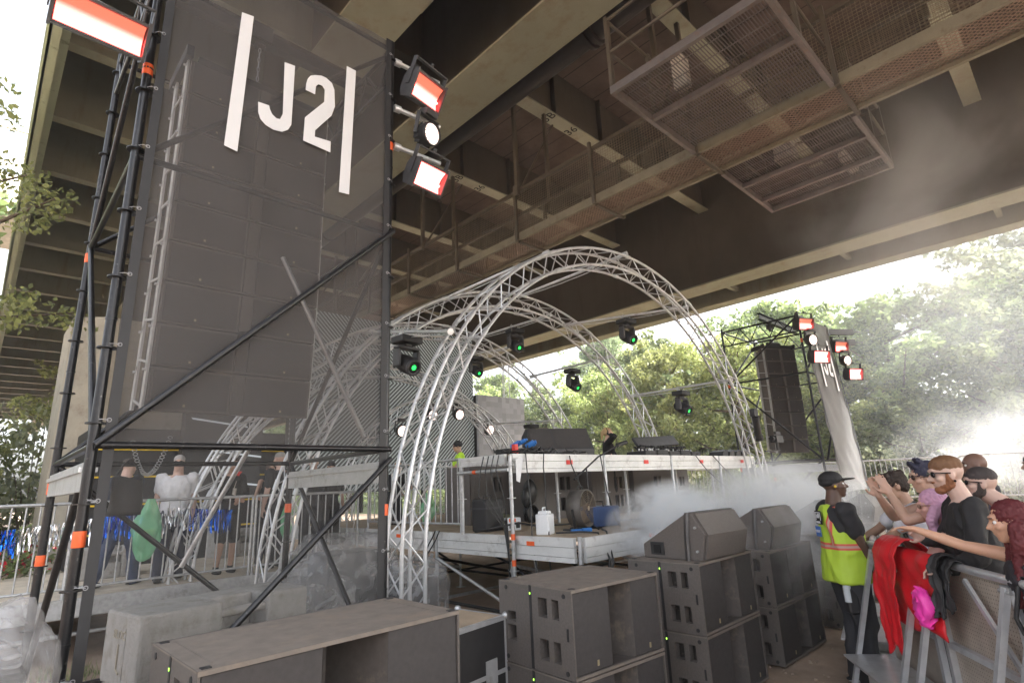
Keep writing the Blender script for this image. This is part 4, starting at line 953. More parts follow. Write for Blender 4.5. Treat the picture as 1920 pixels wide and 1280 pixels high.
# green bag on the rail
gm = pm('green thin plastic', (.25, .62, .36), .3, 0, .1, 8); see_through(gm, .5)
def bag(loc, w, h, label, seed):
    vs = []; nu, nv = 36, 26
    for j in range(nv+1):
        v = j/nv; rr = w*1.2*(.32+.75*math.sin(math.pi*min(1, v*.85+.12)))
        if v > .97: rr *= .4
        for i in range(nu):
            a = 2*math.pi*i/nu; k = (.35+.75*v if v < .5 else .72+.0*v)*(1+.45*noise.noise(Vector((math.cos(a)*1.5, math.sin(a)*1.5, v*4+seed)))+.35*abs(noise.noise(Vector((math.cos(a)*5, math.sin(a)*5, v*2.5+seed)))))
            vs.append((loc[0]+rr*math.cos(a)*k-.22*w*v, loc[1]+rr*.6*math.sin(a)*k, loc[2]-h*v))
    b = MB(); b.add(vs, [(j*nu+i, (j+1)*nu+i, (j+1)*nu+(i+1) % nu, j*nu+(i+1) % nu) for j in range(nv) for i in range(nu)], True)
    tag(b.build('plastic_bag', gm), label, 'bag', 'green bin bags hung on railings')
bag((1.78, 8.86, 1.84), .17, .78, 'pale green bin bag hanging on the railing behind the near banner', 1)
bag((3.62, 8.86, 1.8), .10, .65, 'green bin bag hanging behind the truss leg', 4)
bag((5.35, 7.6, 1.75), .14, .5, 'bright green bag behind the stage edge railing', 7)
# ------------------------------------------------------------ gear on the stage
def jerry(loc, rz, label, s=1):
    J = thing('jerrycan', label, 'jerrycan', loc, rz, 'white jerrycans by the smoke machines')
    b = MB(); b.prism([(-.10*s, -.11*s), (.10*s, -.11*s), (.12*s, -.09*s), (.12*s, .09*s), (.10*s, .11*s), (-.10*s, .11*s), (-.12*s, .09*s), (-.12*s, -.09*s)], 0, .30*s)
    b.prism([(-.10*s, .30*s), (.10*s, .30*s), (.07*s, .345*s), (-.07*s, .345*s)], -.08*s, .08*s, lambda a, z, c: (a, c, z)); b.build('body', M['plastic'], J, bevel=.015)
    b = MB(); b.path([(-.07*s, 0, .34*s), (-.06*s, 0, .39*s), (.04*s, 0, .39*s), (.05*s, 0, .34*s)], .013*s, 6); b.build('handle', M['plastic'], J)
    b = MB(); b.tube((.07*s, 0, .33*s), (.07*s, 0, .375*s), .025*s, 10); b.build('cap', M['matblack'], J)
jerry((5.28, 5.0, SZ), R_(20), 'white jerrycan standing left of the drum fan', .82)
jerry((12.6, 4.9, SZ), R_(10), 'distant white jerrycan beside the right smoke machine')
fn = thing('drum_fan', 'round grey drum fan on a stand at the stage edge', 'fan', (5.98, 4.98, SZ), R_(12))
fr = lambda x, y, z: (x, -z, y+.34)
b = MB(); b.lathe([(.29, -.13), (.305, -.13), (.305, .13), (.29, .13), (.285, .12), (.285, -.12), (.29, -.13)], 28, fr); b.build('drum', pm('dusty grey enamel', (.11, .10, .09), .5, .2, .2, 9), fn)
b = MB()
for k in range(1, 9): b.path([(k*.034*math.cos(a), -.135, .34+k*.034*math.sin(a)) for a in [i*math.pi/12 for i in range(24)]], .003, 4, closed=True)
for k in range(8): a = k*math.pi/4; b.tube((0, -.135, .34), (.29*math.cos(a), -.135, .34+.29*math.sin(a)), .003, 4)
b.tube((0, -.13, .34), (0, -.14, .34), .04, 12); b.build('guard_grid', pm('tan dusty wire', (.30, .24, .18), .6, .2, .2, 9), fn)
b = MB()
for k in range(5):
    a = k*2*math.pi/5; b.add([(.04*math.cos(a), .0, .34+.04*math.sin(a)), (.27*math.cos(a-.25), .05, .34+.27*math.sin(a-.25)), (.27*math.cos(a+.4), -.05, .34+.27*math.sin(a+.4)), (.05*math.cos(a+.9), -.02, .34+.05*math.sin(a+.9))], [(0, 1, 2, 3)])
b.build('blade', pm('rusty blade', (.20, .15, .11), .6), fn)
b = MB()
for s_ in (-1, 1): b.bar((s_*.325, 0, .34), (s_*.25, 0, .02), .03, .03); b.box(s_*.25-.03, s_*.25+.03, -.22, .22, 0, .03)
b.box(-.25, .25, -.02, .02, .015, .04); b.path([(-.1, 0, .645), (-.08, 0, .69), (.08, 0, .69), (.1, 0, .645)], .012); b.build('stand', M['matblack'], fn)
fn.scale = (.8, .8, .8)
def machine(loc, rz, label, mat, w=.35, d=.45, h=.28):
    m_ = thing('smoke_machine', label, 'smoke machine', loc, rz, 'smoke machines on the stage edge')
    b = MB(); b.box(-w/2, w/2, -d/2, d/2, .02, h); b.build('casing', mat, m_, bevel=.015)
    b = MB(); b.tube((0, -d/2, h*.55), (0, -d/2-.05, h*.55), .03, 10); b.build('nozzle', M['galv'], m_)
    b = MB(); b.path([(-w*.3, 0, h), (-w*.3, 0, h+.06), (w*.3, 0, h+.06), (w*.3, 0, h)], .01); b.build('handle', M['matblack'], m_)
machine((6.38, 5.0, SZ), R_(75), 'dark blue smoke machine behind the drum fan', M['bluebox'])
machine((13.2, 4.8, SZ), R_(70), 'black smoke machine blowing at the right end of the stage', M['matblack'], .4, .6, .3)
tc_ = thing('tool_case', 'tall black plastic case standing under the riser end', 'case', (5.38, 6.2, SZ), R_(8))
b = MB(); b.box(-.19, .19, -.14, .14, 0, .44); b.build('shell', M['matblack'], tc_, bevel=.03)
b = MB(); b.box(-.2, .2, -.15, .15, .30, .325); b.path([(-.08, 0, .43), (-.07, 0, .48), (.07, 0, .48), (.08, 0, .43)], .012); b.build('lid_handle', M['darkgrey'], tc_)
pb = thing('power_box', 'small white and black socket box with an orange label', 'socket box', (5.62, 5.95, SZ), R_(-20))
b = MB(); b.box(-.1, .1, -.07, .07, 0, .17); b.build('casing', M['plastic'], pb, bevel=.01)
b = MB(); b.box(-.08, -.01, -.074, -.0705, .03, .09); b.box(.02, .08, -.074, -.0705, .03, .09); b.box(-.101, -.1005, -.05, .05, .03, .14); b.build('socket', M['matblack'], pb)
b = MB(); b.box(-.08, .02, -.074, -.0705, .115, .16); b.build('label_patch', M['orange'], pb)
b = MB(); b.ball((6.0, 6.7, SZ+.08), (.4, .25, .12), 20, 8); camo = pm('camouflage cloth', (.16, .17, .09), .9, 0, .35, 7, dirt=((.05, .05, .03), .4, 9)); b.v = [(x, y, max(SZ, z+.03*noise.noise(Vector((x*7, y*7, z*7))))) for x, y, z in b.v]
tag(b.build('camouflage_bag', camo), 'flat camouflage bag lying under the riser', 'bag')
for i, (x, y, w, d, h, lb) in enumerate(((6.05, 7.4, .9, .7, .95, 'tall grey speaker cabinet under the riser, leftmost'), (6.98, 6.9, 1.3, .7, .9, 'wide grey speaker cabinet with handle recess under the riser'), (8.4, 6.7, 1.2, .7, .86, 'dark speaker cabinet under the riser middle'), (9.75, 6.7, 1.3, .7, .84, 'black speaker cabinet under the riser, second from right'), (11.2, 6.8, .9, .7, .8, 'black speaker cabinet under the riser, rightmost'))):
    S = thing('stage_speaker', lb, 'speaker', (x, y, SZ), 0, 'speaker cabinets stored under the riser'); sm_ = pm('grey speaker paint', (.12, .108, .10), .7, 0, .12, 40) if i == 0 else sm_
    b = MB(); holed(b, lambda u, v, c: (u, c, v), w, h, [(w*.58, w*.68, h*.55, h*.8), (w*.72, w*.80, h*.55, h*.8), (w*.58, w*.68, h*.15, h*.4), (w*.72, w*.80, h*.15, h*.4)], .06, 1)
    b.box(0, w, .07, d, 0, h); b.box(0, .01, 0, .07, 0, h); b.box(w-.01, w, 0, .07, 0, h); b.box(.01, w-.01, .0005, .07, h-.01, h); b.build('cabinet', [sm_ if i < 2 else M['sub'], M['gap']], S)
    b = MB(); b.box(w*.1, w*.4, -.004, -.0005, h*.3, h*.8); b.build('input_plate', sm_ if i < 2 else M['sub'], S)
# monitor wedges
def monitor(loc, rz, w, d, h, label, tip=None):
    W = thing('monitor_wedge', label, 'monitor speaker', loc, rz, 'black monitor speakers'); P = [(0, 0), (0, h*.25), (d*.55, h), (d, h*.75), (d*.9, 0)]
    b = MB(); b.prism(P, -w/2, w/2, lambda y, z, c: (c, y, z)); b.build('cabinet', M['darkgrey'], W, bevel=.01)
    b = MB(); nrm = Vector((0, -(h*.75), d*.55)).normalized()
    for xa, xb in ((-w/2+.03, -w*.12), (-w*.10, w/2-.03)): b.add([(xa, .02+nrm.y*.012, h*.28+nrm.z*.012), (xb, .02+nrm.y*.012, h*.28+nrm.z*.012), (xb, d*.53+nrm.y*.012, h*.97+nrm.z*.012), (xa, d*.53+nrm.y*.012, h*.97+nrm.z*.012)], [(0, 1, 2, 3)])
    b.build('grille', M['grille'], W); return W
monitor((6.55, 5.72, RZ), R_(-25), 1.05, .45, .46, 'big black monitor speaker on the riser in front of the trees')
monitor((13.4, 5.2, SZ), R_(30), .8, .6, .5, 'black monitor speaker by the far right smoke machine')
monitor((14.1, 5.0, SZ), R_(20), .8, .6, .5, 'grey monitor speaker under the distant line array')
# DJ gear
def boxes(name, lst, mat, label, cat, bev=.006):
    b = MB()
    for (x, y, z, sx, sy, sz) in lst: b.box(x, x+sx, y, y+sy, z, z+sz)
    return tag(b.build(name, mat, bevel=bev), label, cat)
dj = thing('dj_console', 'black dj console with raised screens and cables on the riser', 'dj console', (9.4, 5.7, RZ))
b = MB()
for i in range(5): b.box(8.45+i*.4, 8.8+i*.4, 5.5, 5.9, RZ+.02, RZ+.10+.02*(i % 2))
b.build('player', M['matblack'], dj, True, bevel=.01)
b = MB()
for i in range(40): x = random.uniform(8.5, 10.3); y = random.uniform(5.52, 5.85); b.tube((x, y, RZ+.1), (x, y, RZ+.145), .012, 6)
b.build('knob', M['galv'], dj, True)
b = MB(); b.bar((8.9, 6.0, RZ+.28), (10.35, 6.0, RZ+.36), .05, .22, (0, .5, .8)); b.build('screen', M['darkgrey'], dj, True, bevel=.01)
b = MB()
for i in range(16):
    x = random.uniform(8.7, 10.2); b.path(sag((x, 5.9, RZ+.2), (x+random.uniform(-.5, .5), 5.5, RZ+.05), .06, 8, .02), .012, 5)
    b.path([(x+.1*math.cos(a), 5.75+.05*math.sin(a*2), RZ+.12+.09*abs(math.sin(a))) for a in [k*.5 for k in range(12)]], .012, 5)
b.build('cable_heap', M['cable'], dj, True)
pc = thing('patch_box', 'black distribution box with bright blue plugs on the riser left end', 'distribution box', (5.45, 5.7, RZ))
b = MB(); b.box(5.25, 5.75, 5.5, 5.85, RZ, RZ+.10); b.build('casing', M['matblack'], pc, True, bevel=.01)
for (x, z, r) in ((5.32, .15, .028), (5.44, .18, .028), (5.62, .15, .045)):
    b = MB(); b.tube((x, 5.6, RZ+z-.03), (x+.06, 5.5, RZ+z+.03), r, 12); b.tube((x+.06, 5.5, RZ+z+.03), (x+.075, 5.475, RZ+z+.037), r*.6, 12); b.build('plug', M['blue'], pc, True)
b = MB(); b.box(5.2, 5.26, 5.4, 5.46, RZ+.0, RZ+.14); b.build('red_plug', M['red'], pc, True)
b = MB()
for i in range(14): a = random.random()*6; x = random.uniform(5.0, 6.6); b.path([(x+.15*math.cos(a+k*.6), 5.45+.12*math.sin(a+k*.6), RZ+.015+.012*k*random.random()) for k in range(10)], .01, 5)
tag(b.build('cable_tangle', M['cable']), 'tangle of black cables along the left front of the riser top', 'cables')
for i, x in enumerate((11.0, 11.3, 11.6, 11.9)):
    b = MB(); b.prism([(0, 0), (.05, .1), (.26, .14), (.24, 0)], 0, .3, lambda a, z, c: (x+a, 5.35+c, RZ+z)); tag(b.build('tilted_panel', M['darkgrey']), ['first', 'second', 'third', 'fourth'][i]+' small tilted grey panel from the left at the riser right end', 'effects unit', 'tilted grey units on the riser end')  # tilted panels standing on the right end of the riser
b = MB(); b.path([(5.9, 5.0, SZ+.65), (6.4, 4.95, SZ+.95), (6.85, 4.9, SZ+1.12)], .012, 6); b.tube((6.8, 4.9, SZ+1.11), (7.0, 4.87, SZ+1.16), .03, 8); b.tube((6.15, 4.98, SZ+.8), (6.15, 4.98, SZ), .012, 6)
for a in (0, 2.1, 4.2): b.tube((6.15, 4.98, SZ+.06), (6.15+.28*math.cos(a), 4.98+.28*math.sin(a), SZ+.01), .01, 6)
tag(b.build('microphone_boom', M['matblack']), 'black boom microphone stand crossing before the riser', 'microphone stand')
b = MB()
for i in range(9): a = i*.7; b.path([(6.35+.13*math.cos(a+k*.5)*(1-.02*i), 6.3+.05*math.sin(a+k), SZ+.18+.13*math.sin(a+k*.5)) for k in range(13)], .011, 5)
b.ball((6.35, 6.3, SZ+.5), (.13, .1, .2), 12, 8); b.ball((6.25, 6.3, SZ+.42), (.07, .07, .16), 10, 6); b.tube((6.33, 6.3, SZ+.65), (6.33, 6.3, SZ+.95), .015)
tag(b.build('hanging_cables', M['cable']), 'bundle of black cables and cloth hanging under the riser', 'cables')
for i, (p, q, s_) in enumerate((((6.05, 5.2, 2.18), (6.3, 4.9, 1.25), .15), ((5.5, 5.17, 2.2), (4.8, 4.5, .02), .1), ((5.2, 5.2, 2.2), (4.75, 4.6, .02), .25), ((4.98, 6.9, 1.22), (3.6, 6.0, .55), .12), ((4.98, 6.8, 1.22), (3.4, 6.1, .5), .2), ((9.6, 5.2, 2.2), (10.6, 4.7, 1.22), .1), ((10.3, 5.2, 2.2), (11.4, 4.7, 1.22), .12), ((6.75, 5.19, 2.2), (6.3, 4.6, 1.23), .2))):
    cable(sag(p, q, s_, 14, .012), 'thin black cable hanging '+['from the riser to the fan', 'down from riser to ground, left one', 'down from riser to ground, right one', 'from stage edge toward the plastic bundle', 'lower of two toward the plastic bundle', 'in front of the dark speakers', 'furthest right under the riser', 'from the riser beside the microphone boom'][i])
for i in range(4):
    y = 5.35+i*.1; cable([(4.86, y, 2.19), (4.8, y, 2.0), (4.86-.05*i, y-.06, 1.7), (4.9, 5.28+.02*i, 1.3), (4.9, 5.27, .9), (4.88, 5.27+.02*i, .1)], ['first', 'second', 'third', 'fourth'][i]+' black cable running down the riser corner post', .008)
cable([(5.05, 6.1, SZ+.02), (5.4, 5.6, SZ+.12), (5.8, 5.5, SZ+.03), (6.3, 5.8, SZ+.02), (7.4, 5.3, SZ+.02), (8.5, 4.8, SZ+.02)], 'thick black cable lying along the stage floor', .014)
cable([(5.2, 4.75, SZ+.03), (5.35, 4.5, SZ+.04), (5.5, 4.35, SZ+.02), (5.45, 4.17, .95), (5.35, 4.15, .7), (5.5, 4.15, .9), (5.6, 4.3, SZ+.03), (5.9, 4.6, SZ+.02)], 'black cable looping over the front stage edge', .012)
b = MB(); b.tube((5.45, 4.72, SZ+.03), (5.58, 4.68, SZ+.03), .022, 10); b.tube((5.6, 4.67, SZ+.03), (5.72, 4.63, SZ+.03), .028, 10); tag(b.build('blue_plug', M['blue']), 'blue power plug couplings lying at the stage edge', 'plug')
# ------------------------------------------------------------ crowd barrier
perf = wire_mat('punched metal', (.50, .43, .36), (0, 2), .024, .0155, metal=.4)
def barrier(p, q, label):
    p, q = Vector((*p, 0)), Vector((*q, 0)); L = (q-p).length; a = math.atan2(q.y-p.y, q.x-p.x)
    B = thing('crowd_barrier', label, 'crowd barrier', p, a, 'aluminium crowd barrier sections'); h = 1.17
    b = MB(); b.tube((.0, 0, h), (L, 0, h), .026, 14); b.build('top_rail', M['alu'], B)
    b = MB()
    for x in (.06, L-.06): b.box(x-.02, x+.02, -.02, .02, .03, h-.03)
    b.box(.08, L-.08, -.018, .018, .62, .66); b.box(.08, L-.08, -.018, .018, .03, .07); b.bar((.08, .03, .66), (L*.5, .03, h-.06), .03, .02, (0, 1, 0)); b.build('panel_frame', M['alu'], B)
    b = MB(); b.box(.07, L-.07, -.022, -.0195, .05, h-.03); b.build('punched_sheet', perf, B)
    for x in (.10, L-.10):
        b = MB(); b.bar((x, .02, h-.04), (x, .36, .03), .036, .036); b.build('strut', M['alu'], B)
        b = MB(); b.box(x-.045, x+.045, -.03, .03, h-.07, h-.03); b.tube((x+.05, .03, h-.06), (x-.05, .03, h-.06), .012, 8); b.build('hinge', M['galv'], B)
    b = MB(); b.box(0.13, L-.13, .03, .40, .30, .315); b.box(.13, L-.13, .2, .24, .03, .297); b.build('step', M['alu'], B)
    b = MB(); b.box(0, L, -.75, .38, .0, .022); b.build('foot_plate', M['galv'], B)
    return B
bt = Vector((.82, .57)).normalized(); b0 = Vector((5.88, 1.62))
for i in range(5):
    q = b0-bt*(1.02*i); p = q-bt*1.0
    barrier((p.x, p.y), (q.x, q.y), ['barrier section furthest from camera, next to the guard', 'barrier section under the red jacket', 'barrier section with black strap around its rail', 'barrier section nearest the bottom right corner', 'barrier section beyond the right picture edge'][i])
barrier((6.0, 1.62), (6.95, 1.85), 'short barrier section turning away behind the guard')
barrier((7.0, 1.85), (7.95, 2.0), 'barrier section beyond the curly haired man')
b = MB(); c_ = b0-bt*2.06
for k in range(2): b.path([(c_.x+.0+.035*math.cos(a)*.6, c_.y+.035*math.cos(a)*.8, 1.17+.035*math.sin(a)) for a in [i*math.pi/5 for i in range(10)]], .012, 5, closed=True)
b.path([(c_.x, c_.y+.03, 1.16), (c_.x-.02, c_.y+.07, 1.0), (c_.x-.02, c_.y+.05, .92)], .012, 5)
tag(b.build('strap', M['matblack']), 'black velcro strap wrapped around the barrier rail', 'strap')
# jacket over the rail
def cloth_noise(p, s): return noise.noise(p*s)
jk = thing('red_jacket', 'bright red jacket hung over the barrier rail with pink lining', 'jacket', (5.14, 1.115, 1.17), math.atan2(.57, .82))
def drape(x0, x1, drop_f, drop_b, seedv, name, mat, off=.03, parent=jk, taper=.0):
    nu, nv = 26, 34; vs = []; tot = drop_f+drop_b+.12
    for j in range(nv+1):
        s = j/nv*tot
        for i in range(nu+1):
            u = i/nu; x = x0+(x1-x0)*u; fold = .045*noise.noise(Vector((u*3.5+seedv+s*2.5, s*3.5, seedv)))+.02*abs(noise.noise(Vector((u*6+s*7, s*9, seedv))))
            if s < drop_b: y, z = -off-.01, -(drop_b-s)
            elif s < drop_b+.12: a = math.pi*(s-drop_b)/.12; y, z = -off*math.cos(a), off*math.sin(a)
            else:
                d_ = s-drop_b-.12; y, z = off+.015+d_*.10, -d_*(1+.07*math.sin(u*9+seedv))
                k = 1-taper*d_/drop_f; x = (x-(x0+x1)/2)*k+(x0+x1)/2-.10*d_
            vs.append((x, y+abs(fold)*1.3*(1 if s > drop_b else -.6), z+.01*fold))
    b = MB(); b.add(vs, [(j*(nu+1)+i, j*(nu+1)+i+1, (j+1)*(nu+1)+i+1, (j+1)*(nu+1)+i) for j in range(nv) for i in range(nu)], True)
    o = b.build(name, mat, parent); sm_ = o.modifiers.new('thick', 'SOLIDIFY'); sm_.thickness = .008
    return o
redc = pm('red nylon', (.62, .012, .02), .42, 0, .08, 9); pink = pm('pink lining', (.95, .06, .45), .4, 0, .05, 9)
drape(-.40, .42, .46, .2, 3, 'jacket_back', redc, .05); drape(.04, .44, .66, .05, 8, 'sleeve', redc, .12, taper=.35)
drape(-.58, -.40, .26, .2, 5, 'black_lining', M['matblack'], .05, taper=.2); drape(-.50, -.38, .30, .05, 6, 'black_sleeve', M['matblack'], .075, taper=.3)
b = MB(); b.ball((-.34, .15, -.28), (.10, .05, .13), 30, 22); b.v = [(x+.05*abs(noise.noise(Vector((x*22, y*22, z*12)))), y+.06*abs(noise.noise(Vector((x*18, y*20, z*16+4)))), z+.02*noise.noise(Vector((x*9, y*9, 2)))) for x, y, z in b.v]; b.build('pink_lining', pink, jk)

# ------------------------------------------------------------ people
class CT(tuple): pass
def solid(prims, name, mat, parent, voxel=.012, smooth=4, folds=0, fs=9):
    b = MB()
    for p in prims:
        if p[0] == 'c':
            _, p0, r0, p1, r1 = p; p0, p1 = Vector(p0), Vector(p1); b.tube(p0, p1, r0, 12, r1); b.ball(p0, r0, 12, 8); b.ball(p1, r1, 12, 8)
        elif p[0] == 'e': b.ball(p[1], p[2], 16, 12, p[3] if len(p) > 3 else None)
        elif p[0] == 'l':   # loft: list of (center, rx, ry, rot z)
            n = 18; vs = []
            for c, rx, ry, rm in p[1]:
                for i in range(n):
                    a = 2*math.pi*i/n; q = Vector((rx*math.copysign(abs(math.cos(a))**.85, math.cos(a)), ry*math.copysign(abs(math.sin(a))**.85, math.sin(a)), 0)); vs.append(Vector(c)+rm @ q)
            m = len(p[1]); b.add(vs, [(j*n+i, j*n+(i+1) % n, (j+1)*n+(i+1) % n, (j+1)*n+i) for j in range(m-1) for i in range(n)]+[tuple(range(n-1, -1, -1)), tuple(range((m-1)*n, m*n))], True)
    me = bpy.data.meshes.new(name); me.from_pydata(b.v, [], b.f); o = bpy.data.objects.new(name, me); col.objects.link(o)
    r = o.modifiers.new('r', 'REMESH'); r.mode = 'VOXEL'; r.voxel_size = voxel; r.use_smooth_shade = True
    if smooth: s = o.modifiers.new('s', 'SMOOTH'); s.iterations = smooth; s.factor = .5
    ev = o.evaluated_get(bpy.context.evaluated_depsgraph_get()); m2 = bpy.data.meshes.new_from_object(ev); bpy.data.objects.remove(o); bpy.data.meshes.remove(me)
    if folds:
        vn = [v.normal.copy() for v in m2.vertices]
        for v, n_ in zip(m2.vertices, vn):
            q = Vector((v.co.x*fs, v.co.y*fs, v.co.z*fs*.55)); k = 1-abs(noise.noise(q))*2.2; v.co += n_*folds*(k*.6+.4*noise.noise(q*2.3))
    m2.materials.clear(); m2.materials.append(mat); m2.name = name
    m2.polygons.foreach_set('use_smooth', [True]*len(m2.polygons))
    q = bpy.data.objects.new(name, m2); col.objects.link(q); q.parent = parent
    return q
SK = {}
def skin(c):
    if c not in SK:
        SK[c] = pm('skin %d' % len(SK), c, .5, 0, .06, 12); SK[c].node_tree.nodes['Principled BSDF'].inputs['Subsurface Weight'].default_value = .06
    return SK[c]
CL = {}
def clo(c, rough=.8):
    if c not in CL: CL[c] = pm('fabric %d' % len(CL), c, rough, 0, .10, 14, bump=.15, bscale=160)
    return CL[c]
I3 = Matrix.Identity(3)
def ik(s, h, l1, l2, pole):
    s, h = Vector(s), Vector(h); d = h-s; L = min(d.length, (l1+l2)*.995); d.normalize(); h = s+d*L
    a = (l1*l1-l2*l2+L*L)/(2*L); hh = math.sqrt(max(l1*l1-a*a, 0)); pv = Vector(pole); pv = pv-d*pv.dot(d); pv.normalize()
    return s+d*a+pv*hh, h
def hand(pr, w, d, n, curl=.3, s=1.0, side=1, spread=.12):
    """palm from wrist w towards d, palm facing n"""
    w, d, n = Vector(w), Vector(d).normalized(), Vector(n); n = (n-d*n.dot(d)).normalized(); x = d.cross(n)*side
    rm = Matrix((x, n, d)).transposed()
    pr.append(('e', w+d*.045*s, (.041*s, .017*s, .055*s), rm)); pr.append(('c', w, .024*s, w+d*.03*s, .024*s))
    for i, (o, L, r) in enumerate(((-.029, .070, .0085), (-.010, .080, .0092), (.010, .076, .009), (.029, .060, .008))):
        p = w+d*.085*s+x*(o*s); dr = (d+x*(o*spread*28)).normalized(); ang = curl*.9*(1+.12*i)
        for k, f in enumerate((.45, .32, .25)):
            ax = dr.cross(n); m_ = Matrix.Rotation(-ang*(.7 if k == 0 else 1), 3, ax) if ax.length > 0 else I3
            dr = (m_ @ dr).normalized() if (m_ @ dr).dot(n) > dr.dot(n) else (m_.inverted() @ dr).normalized()
            q = p+dr*(L*f*s); pr.append(('c', p, r*s*(1-.1*k), q, r*s*(.92-.1*k))); p = q
    tb = w+d*.02*s-x*.028*s; t1 = tb+(d*.7-x*.75+n*.25).normalized()*.045*s; t2 = t1+(d*.95-x*.25+n*.3).normalized()*.035*s
    pr.append(('c', tb, .014*s, t1, .0105*s)); pr.append(('c', t1, .0105*s, t2, .009*s))
def person(loc, rz, label, h=1.76, sk=(.55, .33, .23), lean=0, turn=(0, 0), armL=None, armR=None, top=None, sleeve='short', bottom=(.03, .03, .035), shorts=False, hair=None, hairstyle='short', beard=None, glasses=None, voxel=.012, female=False, shoes=(.03, .03, .03), spread=.11, step=0, build=1.0, curlL=.35, curlR=.35, nL=(1, 0, 0), nR=(-1, 0, 0), legs=True, hd=None, group=None):
    """local frame: +Y is the way the person faces, +X their right side"""
    P = thing('person', label, 'person', loc, rz, group); s = h/1.78
    if isinstance(loc, CT): P.scale = (1.06, 1.06, 1.06)
    S = lambda *p: Vector(p)*s
    lm = Matrix.Rotation(R_(-lean), 3, 'X'); hip = S(0, 0, .95)
    up_ = lambda x, y, z: hip+lm @ (S(x, y, z)-hip)
    bw = (.9 if female else 1.0)*build; sw = .175*bw
    sh = {1: up_(sw, -.005, 1.44), -1: up_(-sw, -.005, 1.44)}
    arms = {}
    for sd, tg, cu, nn in ((1, armR, curlR, nR), (-1, armL, curlL, nL)):
        if tg is None: tg = ((sd*.26, .05, .80), (sd*.3, -1, 0))
        hp, pole = tg[0], tg[1]; el, wr = ik(sh[sd], S(*hp), .285*s, .25*s, Vector(pole)); arms[sd] = (sh[sd], el, wr, tg[2] if len(tg) > 2 else None, cu, nn)
    hips = {1: S(.095*bw, 0, .92), -1: S(-.095*bw, 0, .92)}; kn = {}; an = {}
    for sd in (1, -1): an[sd] = S(sd*spread, -.03+sd*step, .085); kn[sd] = S(sd*(.09+spread)/2*1.02, .035+sd*step*.55, .50)
    rm = Matrix.Rotation(R_(turn[0]), 3, 'Z') @ Matrix.Rotation(R_(turn[1]), 3, 'X')
    nb = up_(0, -.015, 1.49); hc = up_(0, .02, 1.655); rh = lm @ rm if lean < 15 else Matrix.Rotation(R_(-lean*.5), 3, 'X') @ rm
    H = lambda x, y, z: hc+rh @ (Vector((x, y, z))*s)
    rb = []
    tor = [((0, .0, .90), .155, .105), ((0, .0, .98), .158*(1.03 if female else 1), .108), ((0, .005, 1.10), .135 if female else .142, .092), ((0, .01, 1.24), .150 if female else .165, .108), ((0, .005, 1.36), .165 if female else .185, .108), ((0, -.005, 1.44), .150 if female else .175, .085), ((0, -.01, 1.485), .085, .065)]
    T_ = lambda k, gx=0: [(up_(*c), (rx*bw+gx)*s, (ry*build+gx)*s, lm) for c, rx, ry in tor[k]]
    rb.append(('l', T_(slice(0, 7))))
    rb += [('c', nb, .062*s*bw, hc+rh @ (Vector((0, -.02, -.06))*s), .055*s*bw)]
    # head
    R3 = lambda v: tuple(x*s for x in v)
    rb += [('e', H(0, -.012, .035), R3((.074, .094, .088)), rh), ('e', H(0, .03, -.02), R3((.060, .062, .085)), rh), ('e', H(0, .052, -.082), R3((.034, .03, .026)), rh), ('e', H(0, .02, -.065), R3((.05, .05, .04)), rh),
           ('c', H(0, .082, .02), .010*s, H(0, .108, -.018), .0135*s), ('e', H(0, .093, -.020), R3((.019, .014, .010)), rh),
           ('e', H(0, .083, .040), R3((.048, .014, .011)), rh), ('e', H(0, .083, -.048), R3((.024, .012, .0065)), rh), ('e', H(0, .080, -.059), R3((.022, .012, .007)), rh)]
    for sd in (1, -1): rb += [('e', H(sd*.074, -.005, -.005), R3((.010, .020, .031)), rh), ('e', H(sd*.045, .058, -.015), R3((.022, .025, .02)), rh)]
    for sd in (1, -1):
        a, e, w, hdr, cu, nn = arms[sd]
        rb += [('e', a, (.058*s*bw,)*3), ('c', a, .053*s*bw, (a+e)/2, .046*s*bw), ('c', (a+e)/2, .046*s*bw, e, .037*s*bw), ('c', e, .038*s*bw, e.lerp(w, .35), .039*s*bw), ('c', e.lerp(w, .35), .039*s*bw, w, .025*s*bw)]
        hand(rb, w, (rbdir if (rbdir := (Vector(hdr) if hdr else (w-e))) else None), nn, cu, s*(.92 if female else 1), sd)
    if legs:
        for sd in (1, -1):
            rb += [('c', hips[sd], .085*s*bw, kn[sd], .055*s), ('c', kn[sd], .056*s, kn[sd].lerp(an[sd], .35), .057*s), ('c', kn[sd].lerp(an[sd], .35), .057*s, an[sd], .037*s)]
    solid(rb, 'body', skin(sk), P, min(voxel, .0085), 3)
    # clothing
    if top is not None:
        g = .012; rc = [('l', [(c, rx+g*s, ry+g*s, m_) for c, rx, ry, m_ in T_(slice(0 if sleeve != 'none' else 1, 6))])]
        rc[0] = ('l', rc[0][1]+([(up_(0, -.008, 1.475), .105*s*bw, .075*s, lm)] if sleeve != 'none' else []))
        for sd in (1, -1):
            a, e, w = arms[sd][:3]
            if sleeve == 'none': continue
            rc += [('e', a, (.07*s*bw,)*3)]
            if sleeve == 'short': q = a.lerp(e, .62); rc += [('c', a, .066*s*bw, q, .060*s*bw)]
            else: rc += [('c', a, .066*s*bw, e, .055*s*bw), ('c', e, .055*s*bw, e.lerp(w, .93), .036*s*bw)]
        solid(rc, 'top', clo(top), P, voxel, 3, .021, 9)
